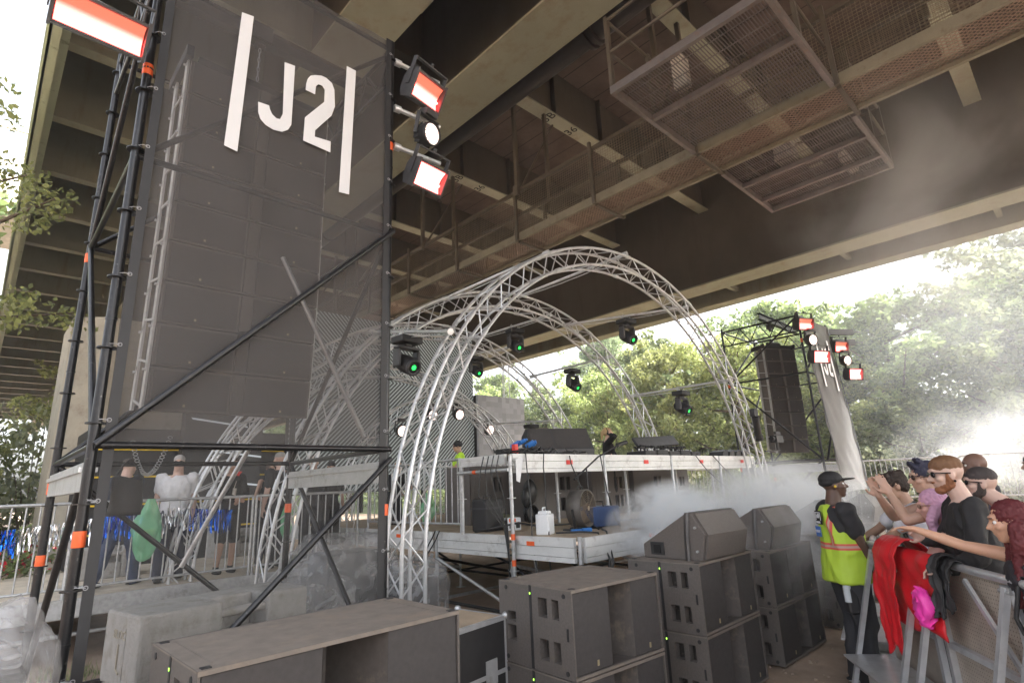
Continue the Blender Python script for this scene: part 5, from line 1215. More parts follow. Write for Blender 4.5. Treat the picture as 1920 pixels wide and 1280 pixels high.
    if legs:
        rc = [('l', [(c, rx+.012*s, ry+.012*s, m_) for c, rx, ry, m_ in T_(slice(0, 2))]+[(up_(0, 0, 1.0), .160*s*bw, .112*s, lm)])]
        for sd in (1, -1):
            k2, a2 = kn[sd], an[sd]
            rc += [('c', hips[sd], .104*s*bw, k2 if not shorts else hips[sd].lerp(k2, .95), .084*s)]
            if not shorts: rc += [('c', k2, .084*s, a2+Vector((0, 0, -.02)), .068*s)]
        solid(rc, 'shorts' if shorts else 'trousers', clo(bottom), P, voxel, 3, .020, 8)
        for sd in (1, -1):
            a2 = an[sd]; solid([('e', a2+Vector((0, .055*s, -.045*s)), (.043*s, .115*s, .04*s)), ('e', a2+Vector((0, .03*s, -.065*s)), (.045*s, .135*s, .02*s)), ('c', a2+Vector((0, 0, .01)), .045*s, a2+Vector((0, 0, -.04*s)), .045*s)], 'shoe', clo(shoes), P, .012, 2)
    if hair is not None:
        hm = clo(hair, .7); hp_ = [('e', H(0, -.022, .045), R3((.080, .096, .088)), rh)]
        if hairstyle == 'short': hp_ = [('e', H(0, -.013, .060), R3((.0765, .0965, .070)), rh)]
        if hairstyle == 'quiff': hp_ += [('e', H(0, -.03, .03), R3((.079, .08, .08)), rh)] + [('c', H(x, .045, .085), .02*s, H(x*.9, .078, .125), .012*s) for x in (-.03, 0, .03)] + [('c', H(x, 0, .11), .022*s, H(x, .03, .15), .012*s) for x in (-.03, .0, .03)]
        if hairstyle == 'curly': hp_ += [('e', H(random.uniform(-.06, .06), random.uniform(-.09, .06), random.uniform(.06, .12)), R3((.024, .024, .024))) for _ in range(34)] + [('e', H(0, -.05, .01), R3((.078, .062, .08)), rh)]
        if hairstyle in ('long', 'longwave'):
            hp_ += [('e', H(0, -.05, .0), R3((.082, .075, .09)), rh)]
            for x in (-.07, -.045, 0, .045, .07):
                p0 = H(x*1.2, -.06+(.05 if abs(x) > .06 else 0), -.02); L = .42 if hairstyle == 'long' else .38
                pts = [p0]+[p0+Vector(((x*.2+.02*math.sin(k*2+x*30))*s, ((.012*k if abs(x) > .06 else -.02-.01*k)+ (.03*math.sin(k*1.7+x*9) if hairstyle == 'longwave' else 0))*s, -L*k/5*s)) for k in range(1, 6)]
                for k in range(5): hp_.append(('c', pts[k], (.036-.004*k)*s, pts[k+1], (.032-.004*k)*s))
        if hairstyle == 'pony': hp_ += [('e', H(0, -.11, .05), R3((.035, .035, .035))), ('c', H(0, -.12, .05), .028*s, H(0, -.16, -.08), .018*s)]
        if hairstyle == 'beanie': hp_ = [('e', H(0, -.02, .06), R3((.088, .105, .085)), rh), ('e', H(0, -.02, .03), R3((.088, .106, .05)), rh)]
        if hairstyle == 'cap': hp_ = [('e', H(0, -.018, .062), R3((.087, .105, .075)), rh), ('e', H(0, -.03, .035), R3((.086, .095, .05)), rh), ('e', H(0, .115, .048), R3((.068, .075, .010)), rh)]
        solid(hp_, 'cap' if hairstyle == 'cap' else ('beanie' if hairstyle == 'beanie' else 'hair'), hm, P, min(voxel, .009)*.72, 1, .002 if hairstyle in ('cap', 'beanie') else (.004 if hairstyle == 'short' else .012), 62)
    if beard: solid([('e', H(0, .023, -.058), R3((.056, .057, .048)), rh), ('e', H(0, .058, -.085), R3((.038, .034, .030)), rh), ('e', H(sdx*.05, .01, -.04), R3((.014, .03, .045)), rh) if (sdx := 1) else None, ('e', H(-.05, .01, -.04), R3((.014, .03, .045)), rh), ('e', H(-.064, .008, -.015), R3((.012, .020, .045)), rh), ('e', H(.064, .008, -.015), R3((.012, .020, .045)), rh), ('e', H(0, .088, -.034), R3((.026, .012, .008)), rh)], 'beard', clo(beard), P, .0055, 1, .004, 75)
    if glasses:
        b = MB(); 
        for sd in (1, -1): b.ball(H(sd*.033, .086, .016), R3((.028, .012, .020)), 12, 8, rh); b.tube(H(sd*.06, .082, .024), H(sd*.082, .0, .014), .004*s, 6)
        b.tube(H(-.015, .096, .02), H(.015, .096, .02), .004*s, 6); b.build('sunglasses', glasses, P)
    else:
        b = MB()
        for sd in (1, -1): b.ball(H(sd*.031, .070, .012), .0125*s, 10, 7)
        b.build('eyes', M['eyew'], P); b2 = MB()
        for sd in (1, -1): b2.ball(H(sd*.031, .0795, .012), R3((.0055, .0045, .0055)), 8, 6)
        b2.build('pupils', M['gap'], P); b2 = MB()
        for sd in (1, -1): b2 = MB(); b2.tube(H(sd*.015, .093, .036), H(sd*.048, .083, .038), .0035*s, 6); b2.build('eyebrow', M['gap'], P)
    return P, H, up_, arms, s
M['eyew'] = pm('eye white', (.75, .73, .7), .3, 0, .02, 5)
M['shade'] = pm('glossy black lens', (.01, .01, .012), .12, 0, .1, 5)
AUD = R_(22)   # towards the left of the picture
DK = (.018, .017, .018)
SKL, SKT, SKD, SKO = (.56, .38, .31), (.44, .27, .19), (.10, .055, .037), (.49, .31, .23)

# security guard
G_, H_, U_, A_, s_ = person((5.90, 1.84, .0), R_(-140), 'security guard in a yellow hi-vis vest and black cap looking towards the crowd', 1.80, SKD, top=(.025, .025, .028), hair=(.012, .012, .013), hairstyle='cap', bottom=(.030, .031, .036),
    armR=((.14, .20, .84), (1, -.6, 0), (-.5, .5, -.7)), armL=((-.06, .24, .84), (-1, -.4, 0), (.5, .4, -.7)), nR=(-1, -.2, 0), nL=(1, -.2, 0), voxel=.009, build=1.14, curlR=.9, curlL=.9, turn=(-14, 4))
hv = pm('hi-vis yellow fabric', (.46, .66, .05), .6, 0, .05, 8); hvn = hv.node_tree.nodes['Principled BSDF']
g = .03; prv = [('l', [(U_(*c), (rx*1.08+g)*s_, (ry*1.08+g)*s_, I3) for c, rx, ry in (((0, -.01, .84), .185, .135), ((0, -.01, .92), .18, .13), ((0, 0, 1.05), .165, .12), ((0, .01, 1.2), .165, .115), ((0, .005, 1.34), .172, .115), ((0, -.005, 1.42), .150, .092), ((0, -.012, 1.475), .09, .062))])]
solid(prv, 'hi_vis_vest', hv, G_, .009, 3, .026, 6)
t = hv.node_tree; bs = t.nodes['Principled BSDF']; src = bs.inputs['Base Color'].links[0].from_socket
tc = nd(t, 'ShaderNodeTexCoord'); sp = nd(t, 'ShaderNodeSeparateXYZ'); t.links.new(tc.outputs['Object'], sp.inputs[0])
hb = mth(t, 'COMPARE', sp.outputs[2], 1.15, .027); ax = mth(t, 'ABSOLUTE', sp.outputs[0]); vb = mth(t, 'MULTIPLY', mth(t, 'COMPARE', ax, .128, .024), mth(t, 'GREATER_THAN', sp.outputs[2], 1.15))
gr = mth(t, 'MAXIMUM', mth(t, 'COMPARE', sp.outputs[2], 1.15, .010), mth(t, 'MULTIPLY', mth(t, 'COMPARE', ax, .128, .008), vb)); gr = mth(t, 'MULTIPLY', gr, mth(t, 'MAXIMUM', hb, vb))
mx = nd(t, 'ShaderNodeMixRGB'); mx.inputs[2].default_value = (.62, .10, .07, 1); t.links.new(mth(t, 'MAXIMUM', hb, vb), mx.inputs[0]); t.links.new(src, mx.inputs[1])
mx2 = nd(t, 'ShaderNodeMixRGB'); mx2.inputs[2].default_value = (.50, .33, .27, 1); t.links.new(gr, mx2.inputs[0]); t.links.new(mx.outputs[0], mx2.inputs[1]); t.links.new(mx2.outputs[0], bs.inputs['Base Color'])
b = MB(); b.box(-.065, .065, -.170, -.166, 1.335, 1.455); o = b.build('back_print', M['gap'], G_)
b = MB()
for (x0, x1, z0, z1) in ((-.052, .052, 1.435, 1.443), (-.052, -.044, 1.37, 1.435), (.044, .052, 1.37, 1.435), (-.03, .025, 1.39, 1.42), (-.01, .03, 1.405, 1.43), (-.052, -.03, 1.343, 1.362), (-.022, 0, 1.343, 1.362), (.008, .03, 1.343, 1.362)): b.box(x0, x1, -.1735, -.1705, z0, z1)
b.build('logo', M['white'], o)
b = MB(); b.box(-.085, .02, -.178, -.172, 1.225, 1.315); o = b.build('back_label', pm('blue print', (.06, .17, .5), .6), G_)
text_mesh('label_text', 'EVENT', .035, M['plastic'], o, Matrix.Translation((-.033, -.1795, 1.27)) @ Matrix.Rotation(R_(90), 4, 'X'), .001)
b = MB(); b.tube((.17, -.10, .70), (.17, -.10, .86), .033, 10, .033); b.tube((.17, -.10, .86), (.17, -.10, .90), .033, 10, .013); b.build('water_bottle', pm('clear bottle', (.6, .65, .68), .15), G_)
b = MB(); b.tube((.17, -.10, .90), (.17, -.10, .93), .015, 10); b.build('bottle_cap', M['blue'], G_)
b = MB(); b.ball(H_(.086, -.005, -.005), .012, 8, 6); b.build('earplug', M['hazard'], G_)
b = MB(); b.box(.10, .20, -.12, -.02, .60, .82); b.build('belt_pouch', M['matblack'], G_, bevel=.02)
w_ = A_[1][2]; e_ = A_[1][1]; b = MB(); b.tube(w_.lerp(e_, .05), w_.lerp(e_, .12), .032, 12); b.build('wristband', pm('teal band', (.2, .45, .42), .5), G_)

def C(x, y, zt, hgt): return CT((x, y, zt-hgt*1.06))
# ginger man in black with watch
g_, H_, U_, A_, s_ = person(C(5.05, .69, 1.885, 1.78), AUD, 'man with ginger beard and black sunglasses in a black long sleeved top', 1.78, SKL, lean=8, top=DK, sleeve='long', hair=(.17, .085, .04), hairstyle='short', beard=(.25, .10, .045), glasses=M['shade'], voxel=.009,
    armL=((-.12, .27, 1.06), (-1, -.5, -.6), (.3, 1, .1)), armR=((.10, .30, 1.24), (.8, -.3, -.8), (-.3, .7, .5)), nL=(0, 0, -1), nR=(-1, 0, .2), curlL=1.2, curlR=1.1, turn=(6, 2))
w_ = A_[-1][2]; e_ = A_[-1][1]; b = MB(); b.tube(w_.lerp(e_, .02), w_.lerp(e_, .14), .034, 14); d_ = (e_-w_).normalized(); c_ = w_.lerp(e_, .08); b.tube(c_+Vector((-.030, -.01, .01)), c_+Vector((-.048, -.015, .018)), .026, 16); b.build('wristwatch', M['galv'], g_)
b = MB(); 
for sx, hh in ((-.11, .10), (-.085, .12)): b.box(sx, sx+.012, .1275, .1305, 1.20, 1.20+hh)
b.tube((-.05, .128, 1.21), (-.05, .131, 1.21), .02, 12); b.build('shirt_print', M['white'], g_)
b = MB(); b.ball(H_(-.085, -.008, -.038), .008, 8, 6); b.build('ear_ring', M['gap'], g_)
# bare-chested man clapping
s1, H_, U_, A_, s_ = person(C(5.70, .92, 1.86, 1.76), AUD+R_(4), 'bare chested man with dark quiff and sunglasses clapping hands before his face', 1.76, SKO, lean=10, hair=(.03, .03, .055), hairstyle='quiff', glasses=pm('brown lens', (.05, .03, .025), .15), beard=None, bottom=(.05, .05, .06), voxel=.009,
    armL=((.0, .40, 1.54), (-.6, .2, -1), (.05, .35, 1)), armR=((.06, .46, 1.52), (.8, .2, -1), (-.05, .30, 1)), nL=(1, 0, 0), nR=(-1, 0, 0), curlL=.15, curlR=.2, turn=(0, 8), build=1.05)
# curly-haired man in white
c1, H_, U_, A_, s_ = person(C(6.42, 1.28, 1.79, 1.74), AUD+R_(5), 'curly haired man in a white t-shirt with dark backpack straps', 1.74, SKT, lean=12, top=(.72, .72, .80), hair=(.035, .022, .016), hairstyle='curly', glasses=M['shade'], voxel=.011,
    armL=((-.10, .50, 1.10), (-1, -.2, -.4), (-.2, 1, -.2)), armR=((.15, .52, 1.14), (1, -.2, -.3), (0, 1, 0)), nL=(0, 0, -1), nR=(0, 0, -1))
b = MB()
for sx in (-1, 1): b.path([U_(sx*.10, -.13, 1.40), U_(sx*.11, -.04, 1.505), U_(sx*.11, .08, 1.44), U_(sx*.12, .135, 1.30), U_(sx*.13, .12, 1.1), U_(sx*.15, 0, 1.02)], .016, 6)
q = U_(0, -.2, 1.25); b.ball(q, (.15, .10, .22), 14, 10); b.build('backpack', clo((.09, .08, .07)), c1)
# dark capped and bald heads further back
person(C(7.7, 1.35, 1.76, 1.72), AUD, 'person in a black cap and black hooded top partly hidden behind the clapping man', 1.72, SKD, top=(.02, .02, .02), sleeve='long', hair=(.02, .02, .02), hairstyle='cap', voxel=.016, legs=True)
person(C(7.6, .95, 1.93, 1.86), AUD, 'bald person behind the clapping man in the smoke', 1.86, (.20, .11, .08), top=(.05, .05, .06), voxel=.016)
# man at right in sunglasses
r1, H_, U_, A_, s_ = person(C(5.88, .42, 1.86, 1.78), AUD-R_(6), 'dark haired man in sunglasses and patterned blue shirt leaning forward at the right edge', 1.78, SKL, lean=24, top=(.16, .19, .28), hair=(.05, .04, .038), hairstyle='short', glasses=M['shade'], voxel=.011, beard=(.06, .045, .04), turn=(0, 14), armL=((-.2, .5, 1.1), (-1, 0, -.5)))
person(C(7.3, .40, 1.86, 1.78), AUD+R_(10), 'short haired person between the ginger man and the leaning man', 1.78, SKO, top=(.2, .2, .25), hair=(.06, .05, .045), voxel=.016)
person(C(8.6, .55, 1.90, 1.80), AUD, 'distant person veiled in smoke at the back of the crowd', 1.80, SKO, top=(.35, .35, .38), hair=(.05, .05, .05), voxel=.018)
person(C(7.0, -.25, 1.80, 1.74), AUD, 'person in a black cap at the right picture edge', 1.74, SKT, top=(.05, .05, .06), hair=(.015, .015, .02), hairstyle='cap', voxel=.016)
person(C(8.1, .15, 1.80, 1.74), AUD, 'dark haired person in a grey top deep in the crowd', 1.74, SKO, top=(.25, .25, .27), hair=(.04, .03, .03), voxel=.018)
person(C(9.3, 1.25, 1.74, 1.70), AUD, 'person in a white top furthest left at the back of the crowd', 1.70, SKT, top=(.6, .6, .62), hair=(.03, .02, .02), hairstyle='curly', voxel=.018)
person(C(6.75, .95, 1.70, 1.68), AUD, 'woman with brown hair just behind the curly haired man', 1.68, SKO, top=(.1, .1, .11), hair=(.10, .06, .04), hairstyle='long', voxel=.016, female=True)
# pink-haired woman
p1, H_, U_, A_, s_ = person(C(5.38, .88, 1.64, 1.62), AUD-R_(12), 'woman with long wavy pink hair resting a bare arm on the barrier', 1.62, (.62, .36, .30), lean=8, top=(.03, .03, .035), sleeve='none', hair=(.58, .33, .47), hairstyle='longwave', voxel=.010, female=True,
    armL=((-.02, .40, 1.18), (-1, .2, -.6), (.1, .8, -.2)), armR=((.2, .4, 1.1), (1, 0, -.6)), nL=(0, 0, -1), curlL=.8, glasses=pm('round tinted lens', (.25, .16, .12), .2))
# red-haired woman reaching
w1, H_, U_, A_, s_ = person(C(4.34, .38, 1.60, 1.62), AUD-R_(8), 'woman with long dark red hair in a black vest top reaching one arm forward', 1.62, (.58, .33, .22), lean=5, top=(.02, .018, .022), sleeve='none', hair=(.10, .012, .015), hairstyle='long', voxel=.009, female=True,
    armL=((-.24, .0, .86), (-1, -.6, 0)), armR=((.26, .56, 1.60), (.6, -.1, -1), (-.05, 1, .15)), nR=(-.2, .3, -1), curlR=.35)
# DJ
d1, H_, U_, A_, s_ = person((9.2, 6.85, SZ), R_(-140), 'blonde woman dj in a black top holding headphones to her ear', 1.66, (.62, .38, .28), top=DK, sleeve='long', hair=(.50, .34, .17), hairstyle='pony', voxel=.012, female=True, armR=((.15, .06, 1.62), (1, .1, -.6), (-.2, 0, 1)), armL=((-.18, .30, .98), (-1, -.3, -.3)), turn=(8, 12))
b = MB(); b.path([H_(.085*math.cos(a), -.01, .03+.10*math.sin(a)) for a in [i*math.pi/8 for i in range(9)]], .008, 6)
for sd in (1, -1): b.tube(H_(sd*.075, -.005, -.005), H_(sd*.10, -.005, -.005), .036, 14)
b.build('headphones', M['matblack'], d1)
# stage hand with hi-vis
person((6.6, 8.3, SZ), R_(60), 'stage hand in a black beanie and yellow hi-vis vest beside the riser', 1.46, SKT, top=(.5, .8, .05), hair=(.015, .015, .016), hairstyle='beanie', glasses=M['shade'], voxel=.013, armL=((-.1, .3, 1.0), (-1, 0, -.5)), armR=((.1, .3, 1.0), (1, 0, -.5)), lean=6)
person((5.75, 9.3, SZ-.4), R_(-70), 'crouched crew member in black behind the stage edge railing', 1.55, SKL, top=DK, hair=(.25, .12, .05), voxel=.014, armR=((.12, .35, 1.15), (1, 0, -.6)), armL=((-.1, .35, 1.1), (-1, 0, -.6)), lean=12)
# people behind the railing on the walkway, seen through the banner
PW = .7
person((1.62, 9.75, PW), R_(-60), 'heavy man in a dark striped jacket walking right behind the left railing', 1.72, SKL, top=(.03, .035, .05), sleeve='long', hair=(.08, .06, .05), bottom=(.05, .07, .13), step=.22, voxel=.015, build=1.25, group='people on the walkway')
person((2.22, 9.55, PW), R_(160), 'grey haired man in a white printed t-shirt and open dark jacket', 1.76, SKL, top=(.68, .68, .70), hair=(.42, .40, .38), bottom=(.03, .035, .06), step=.12, voxel=.015, build=1.15, glasses=M['shade'], group='people on the walkway')
jb = person.__defaults__
b = MB()
for k, (x, z) in enumerate(((-.09, 0), (-.05, .01), (-.01, 0), (.035, .012), (.07, 0))): b.path([(x, 0, z), (x+.02, 0, z+.04), (x+.03, 0, z), (x+.01, 0, z-.005)], .006, 5)
o = b.build('shirt_print', M['orange'], bpy.data.objects['shirt_print'].parent) if False else None
person((2.98, 9.6, PW), R_(-170), 'man with sunglasses and red neckerchief holding a drink, in shorts', 1.74, SKO, top=DK, sleeve='long', hair=(.05, .035, .03), bottom=(.03, .03, .03), shorts=True, glasses=M['shade'], voxel=.014, armR=((.06, .28, 1.12), (1, -.2, -.5)), armL=((-.02, .3, 1.1), (-1, -.2, -.5)), group='people on the walkway')
person((3.85, 10.3, PW), R_(175), 'woman with hair tied back and red sunglasses on her head', 1.68, SKO, top=(.03, .03, .032), sleeve='none', hair=(.06, .035, .025), hairstyle='pony', voxel=.014, female=True, armR=((.08, .2, 1.05), (1, 0, -.4)), armL=((-.08, .2, 1.0), (-1, 0, -.4)), group='people on the walkway')
person((3.72, 9.55, PW), R_(20), 'tall grey haired man in black seen from behind by the railing', 1.82, SKL, top=(.025, .025, .028), hair=(.35, .33, .31), bottom=(.035, .035, .04), voxel=.014, build=1.1, group='people on the walkway')
k5 = person((4.30, 9.55, PW), R_(150), 'man in black t-shirt holding up a phone beside the truss leg', 1.76, SKL, top=(.022, .022, .024), hair=(.10, .08, .07), voxel=.014, build=1.12, armR=((.06, .42, 1.36), (1, 0, -.8), (0, .2, 1)), armL=((-.06, .42, 1.36), (-1, 0, -.8), (0, .2, 1)), group='people on the walkway')
b = MB(); b.box(-.08, .08, .46, .468, 1.40, 1.49); b.build('phone', M['galv'], k5[0])
person((4.72, 9.75, PW), R_(165), 'bearded man in a black t-shirt looking down near the right railing', 1.68, SKO, top=(.02, .02, .022), hair=(.02, .018, .016), beard=(.03, .02, .018), glasses=M['shade'], voxel=.014, turn=(0, -18), group='people on the walkway')
b = MB(); b.tube((2.98, 9.42, 1.82), (2.99, 9.41, 1.95), .03, 10); b.tube((2.98, 9.42, 1.95), (3.0, 9.40, 2.06), .004, 5); tag(b.build('drink_cup', pm('clear cup', (.5, .45, .4), .2)), 'clear plastic cup with straw held by the man in shorts', 'cup')
b = MB(); b.prism([(-.09, .05), (.09, .05), (.05, 0), (.03, -.12), (0, -.03), (-.04, -.14), (-.05, 0)], -.01, .01, lambda a, z, c: (3.05+a, 9.60+c, 2.16+z)); tag(b.build('neckerchief', M['red']), 'red neckerchief on the man in shorts', 'neckerchief')
# ------------------------------------------------------------ vegetation
def leafmat(name, c, var, tr=.35):
    m = bpy.data.materials.new(name); m.use_nodes = True; t = m.node_tree; b = t.nodes['Principled BSDF']; b.inputs['Roughness'].default_value = .55
    at = nd(t, 'ShaderNodeObjectInfo'); geo = nd(t, 'ShaderNodeNewGeometry'); tc = nd(t, 'ShaderNodeTexCoord')
    nz = nd(t, 'ShaderNodeTexNoise'); nz.inputs['Scale'].default_value = .7; nz.inputs['Detail'].default_value = 3; t.links.new(tc.outputs['Object'], nz.inputs['Vector'])
    mxf = mth(t, 'ADD', mth(t, 'MULTIPLY', geo.outputs['Random Per Island'], .55), mth(t, 'MULTIPLY', nz.outputs['Fac'], .5))
    rp = nd(t, 'ShaderNodeValToRGB'); e = rp.color_ramp.elements; e[0].position = .25; e[1].position = .85
    e[0].color = (c[0]*(1-var), c[1]*(1-var), c[2]*(1-var), 1); e[1].color = (c[0]*(1+var*1.3), c[1]*(1+var), c[2]*(1+var*.6), 1); t.links.new(mxf, rp.inputs[0])
    hs = nd(t, 'ShaderNodeHueSaturation'); t.links.new(rp.outputs[0], hs.inputs['Color']); t.links.new(mth(t, 'ADD', .485, mth(t, 'MULTIPLY', at.outputs['Random'], .03)), hs.inputs['Hue']); t.links.new(mth(t, 'ADD', .8, mth(t, 'MULTIPLY', at.outputs['Random'], .4)), hs.inputs['Value'])
    t.links.new(hs.outputs[0], b.inputs['Base Color'])
    tl = nd(t, 'ShaderNodeBsdfTranslucent'); t.links.new(hs.outputs[0], tl.inputs[0]); mx = nd(t, 'ShaderNodeMixShader'); mx.inputs[0].default_value = tr
    o = t.nodes['Material Output']; t.links.new(b.outputs[0], mx.inputs[1]); t.links.new(tl.outputs[0], mx.inputs[2]); t.links.new(mx.outputs[0], o.inputs[0])
    return m
LM = [leafmat('light fresh leaves', (.30, .36, .15), .42, .5), leafmat('mid green leaves', (.22, .29, .13), .5, .5), leafmat('dark green leaves', (.21, .27, .14), .45, .45), leafmat('pale grey green leaves', (.32, .38, .25), .42, .5)]
import numpy as np
rng = np.random.default_rng(5)
def leaves(centres, radii, per, size, mat, name, parent=None, asp=.6, flat=.5):
    """small diamond leaves scattered in clumps"""
    P = []; 
    for c, r in zip(centres, radii):
        n = max(4, int(per*r*r)); d = rng.normal(size=(n, 3)); d /= np.linalg.norm(d, axis=1)[:, None]; rad = r*(.55+.5*rng.random(n))[:, None]
        P.append(np.array(c)+d*rad*np.array([1, 1, .75]))
    P = np.concatenate(P); n = len(P); u = rng.normal(size=(n, 3)); u /= np.linalg.norm(u, axis=1)[:, None]
    w = rng.normal(size=(n, 3)); w[:, 2] += flat*2; v = np.cross(w, u); v /= np.linalg.norm(v, axis=1)[:, None]+1e-9; s = (size*(.6+.8*rng.random(n)))[:, None]
    V = np.stack([P-u*s, P+v*s*asp-u*s*.1, P+u*s, P-v*s*asp-u*s*.1], 1).reshape(-1, 3)
    me = bpy.data.meshes.new(name); me.vertices.add(4*n); me.vertices.foreach_set('co', V.ravel()); me.loops.add(4*n); me.loops.foreach_set('vertex_index', np.arange(4*n)); me.polygons.add(n); me.polygons.foreach_set('loop_start', np.arange(0, 4*n, 4)); me.polygons.foreach_set('loop_total', np.full(n, 4)); me.update(calc_edges=True)
    me.materials.append(mat); o = bpy.data.objects.new(name, me); col.objects.link(o); o.parent = parent
    return o
def tree(loc, H, W, mat, label, per=60, size=.16, seed=0, group='trees beyond the bridge', trunk_h=.25, nlimb=9):
    random.seed(seed); T = thing('tree', label, 'tree', loc, random.random()*6, group); b = MB(); cs = []; rs = []
    top = Vector((random.uniform(-.6, .6), random.uniform(-.6, .6), H*.9)); n = 9; tp = [Vector((0, 0, -.3)).lerp(top, i/n)+Vector((noise.noise(Vector((i*.7, seed, 0)))*.5, noise.noise(Vector((seed, i*.7, 0)))*.5, 0)) for i in range(n+1)]
    b.path(tp, .1, 7, [max(.03, H*.022*(1-i/n*.85)) for i in range(n+1)])
    for k in range(nlimb*2):
        f = trunk_h+(1-trunk_h)*k/(nlimb*2); i = min(n-1, int(f*n)); p = tp[i].lerp(tp[i+1], f*n-i); a = k*2.4+random.random(); prof = math.sin(math.pi*min(1, (f-trunk_h)/(1-trunk_h)*.80+.17))
        L = W*.5*prof*random.uniform(.65, 1.15)+.2; rise = random.uniform(.15, .7); q = p+Vector((math.cos(a)*L, math.sin(a)*L, L*rise)); mid = p.lerp(q, .5)+Vector((0, 0, -.1*L)); b.path([p, mid, q], .03, 5, [H*.008, H*.005, .012])
        for t_ in (.35, .6, .85, 1.05):
            c = p.lerp(q, t_)+Vector([random.uniform(-.3, .3)*W*.15 for _ in range(3)]); 
            if random.random() < .88: cs.append(tuple(c)); rs.append(W*random.uniform(.055, .115))
            for _ in range(2): c2 = c+Vector([random.gauss(0, W*.07) for _ in range(3)]); cs.append(tuple(c2)); rs.append(W*random.uniform(.03, .07))
    for _ in range(6): cs.append(tuple(top+Vector([random.gauss(0, W*.05) for _ in range(3)]))); rs.append(W*.06)
    b.build('trunk', M['trunk'], T); leaves(cs, rs, per, size, mat, 'crown', T)
    return T
protos = [tree((30, 6, 0), 13, 9, LM[1], 'tall leafy tree rising behind the distant tower', 300, .13, 3),
          tree((33, -1, 0), 15, 10, LM[3], 'tallest grey green tree at the right picture edge', 280, .13, 8),
          tree((27, 12, 0), 9, 7, LM[0], 'light green tree seen under the right half of the front arch', 380, .10, 12, trunk_h=.12),
          tree((28, 1, 0), 8, 6.5, LM[2], 'darker bushy tree below the tall right trees', 380, .11, 21, trunk_h=.1)]
PL = [(0, 34, 11, 1.05), (1, 37, 3, 1.0), (1, 36, -5.5, 1.15), (0, 31, -4, 1.0), (2, 29, 8.5, 1.0), (2, 29, 17, 1.1), (0, 35, 22, .95), (3, 31, 14.5, 1.1), (2, 30, 23, 1.05), (1, 39, 28, 1.0), (3, 31, 29, 1.1), (2, 30, 35, 1.1), (0, 37, 40, 1.0), (2, 32, 44, 1.2), (3, 27.5, 5.0, .8), (0, 40, 14, 1.1), (0, 31, -11, 1.1), (2, 33, 55, 1.4), (3, 27, -4, .95), (2, 26.5, -1, .75), (1, 41, -2, 1.15), (0, 26, 50, 1.2), (3, 24, 60, 1.3), (2, 27.5, 20.3, .85), (3, 28, 25.8, .9)]
LAB = ['tree left of the tall tower tree', 'pale tree between the two tall right trees', 'tall pale tree cut by the right picture edge', 'tree in front of the tall right edge tree', 'light tree directly behind the banner of the distant tower', 'light tree between the second and front arch legs', 'taller tree behind the second arch', 'dark tree behind the dj riser right end', 'light tree left of the second arch right leg', 'pale tree deep behind the third arch', 'dark tree behind the checked screen', 'light tree over the checked screen', 'tree glimpsed above the truss masts', 'light tree beyond the truss masts', 'small dark tree behind the distant line array', 'high tree in the gap under the bridge edge', 'tree beyond the right picture edge', 'broad light tree at the far end under the bridge', 'small dark tree behind the crowd', 'smallest light tree in the smoke', 'tall pale tree furthest back right', 'tree beyond the striped screen', 'dark tree at the far end of the bridge', 'small light tree low behind the riser middle', 'small dark tree low behind the riser left']
for (k, x, y, s), lb in zip(PL, LAB):
    t_ = dup(protos[k], (x, y, -.2), x*1.7, lb, 'trees beyond the bridge'); q_ = .84 if y < 4.5 else (.80 if y < 12 else 1.04); t_.scale = (s, s, s*q_)
# flowering and plain bushes in front of the wood
def bush(loc, W, H, mat, label, seed, per=320, size=.07, flowers=None, group='bushes along the wood edge'):
    random.seed(seed); T = thing('bush', label, 'bush', loc, 0, group); cs = []; rs = []; b = MB()
    for k in range(26):
        a = random.random()*6.28; r = math.sqrt(random.random())*W*.5; z = H*random.uniform(.15, .95)*(1-.5*(r/(W*.5))**2); cs.append((r*math.cos(a), r*math.sin(a), z)); rs.append(W*random.uniform(.09, .16)); b.path([(0, 0, 0), (r*.4*math.cos(a), r*.4*math.sin(a), z*.6), (r*math.cos(a), r*math.sin(a), z)], .012, 4)
    b.build('stem', M['trunk'], T); leaves(cs, rs, per, size, mat, 'foliage', T)
    if flowers: leaves([c for c in cs if c[2] > H*.35], [r*1.05 for r in rs], per*.16, size*.9, flowers, 'blossom', T, .9, 1.5)
    return T
whf = pm('cream blossom', (.62, .62, .45), .7, 0, .1, 5); redf = pm('red blossom', (.6, .03, .06), .6)
bp_ = [bush((24.5, 14.5, 0), 5, 3.6, LM[0], 'elder bush with cream blossom behind the riser right half', 31, flowers=whf), bush((25, 6.5, 0), 5.5, 3.4, LM[3], 'pale willowy bush right of the distant tower', 32), bush((24.5, 10.5, 0), 4.5, 3.0, LM[1], 'green bush behind the distant truss leg', 33)]
for i, (k, x, y, s, lb) in enumerate(((1, 25, 2.5, 1.15, 'pale bush behind the guard cap'), (1, 25.5, -1.5, 1.2, 'pale bush behind the crowd smoke'), (0, 25, 19, 1.1, 'blossoming bush below the second arch'), (2, 25, 23.5, 1.15, 'green bush below the third arch'), (0, 25.5, 28, 1.2, 'blossoming bush beside the checked screen'), (2, 24, 34, 1.3, 'green bush beyond the checked screen'), (2, 25.5, -6, 1.3, 'green bush hidden by the crowd'), (1, 23.6, 8.6, .75, 'small pale bush at the foot of the distant tower'), (2, 23.8, 12.6, .8, 'small green bush below the elder blossom'), (2, 24, 16.8, .85, 'small green bush between the blossoming bushes'))):
    t_ = dup(bp_[k], (x, y, 0), i*1.3, lb, 'bushes along the wood edge'); t_.scale = (s, s, s)
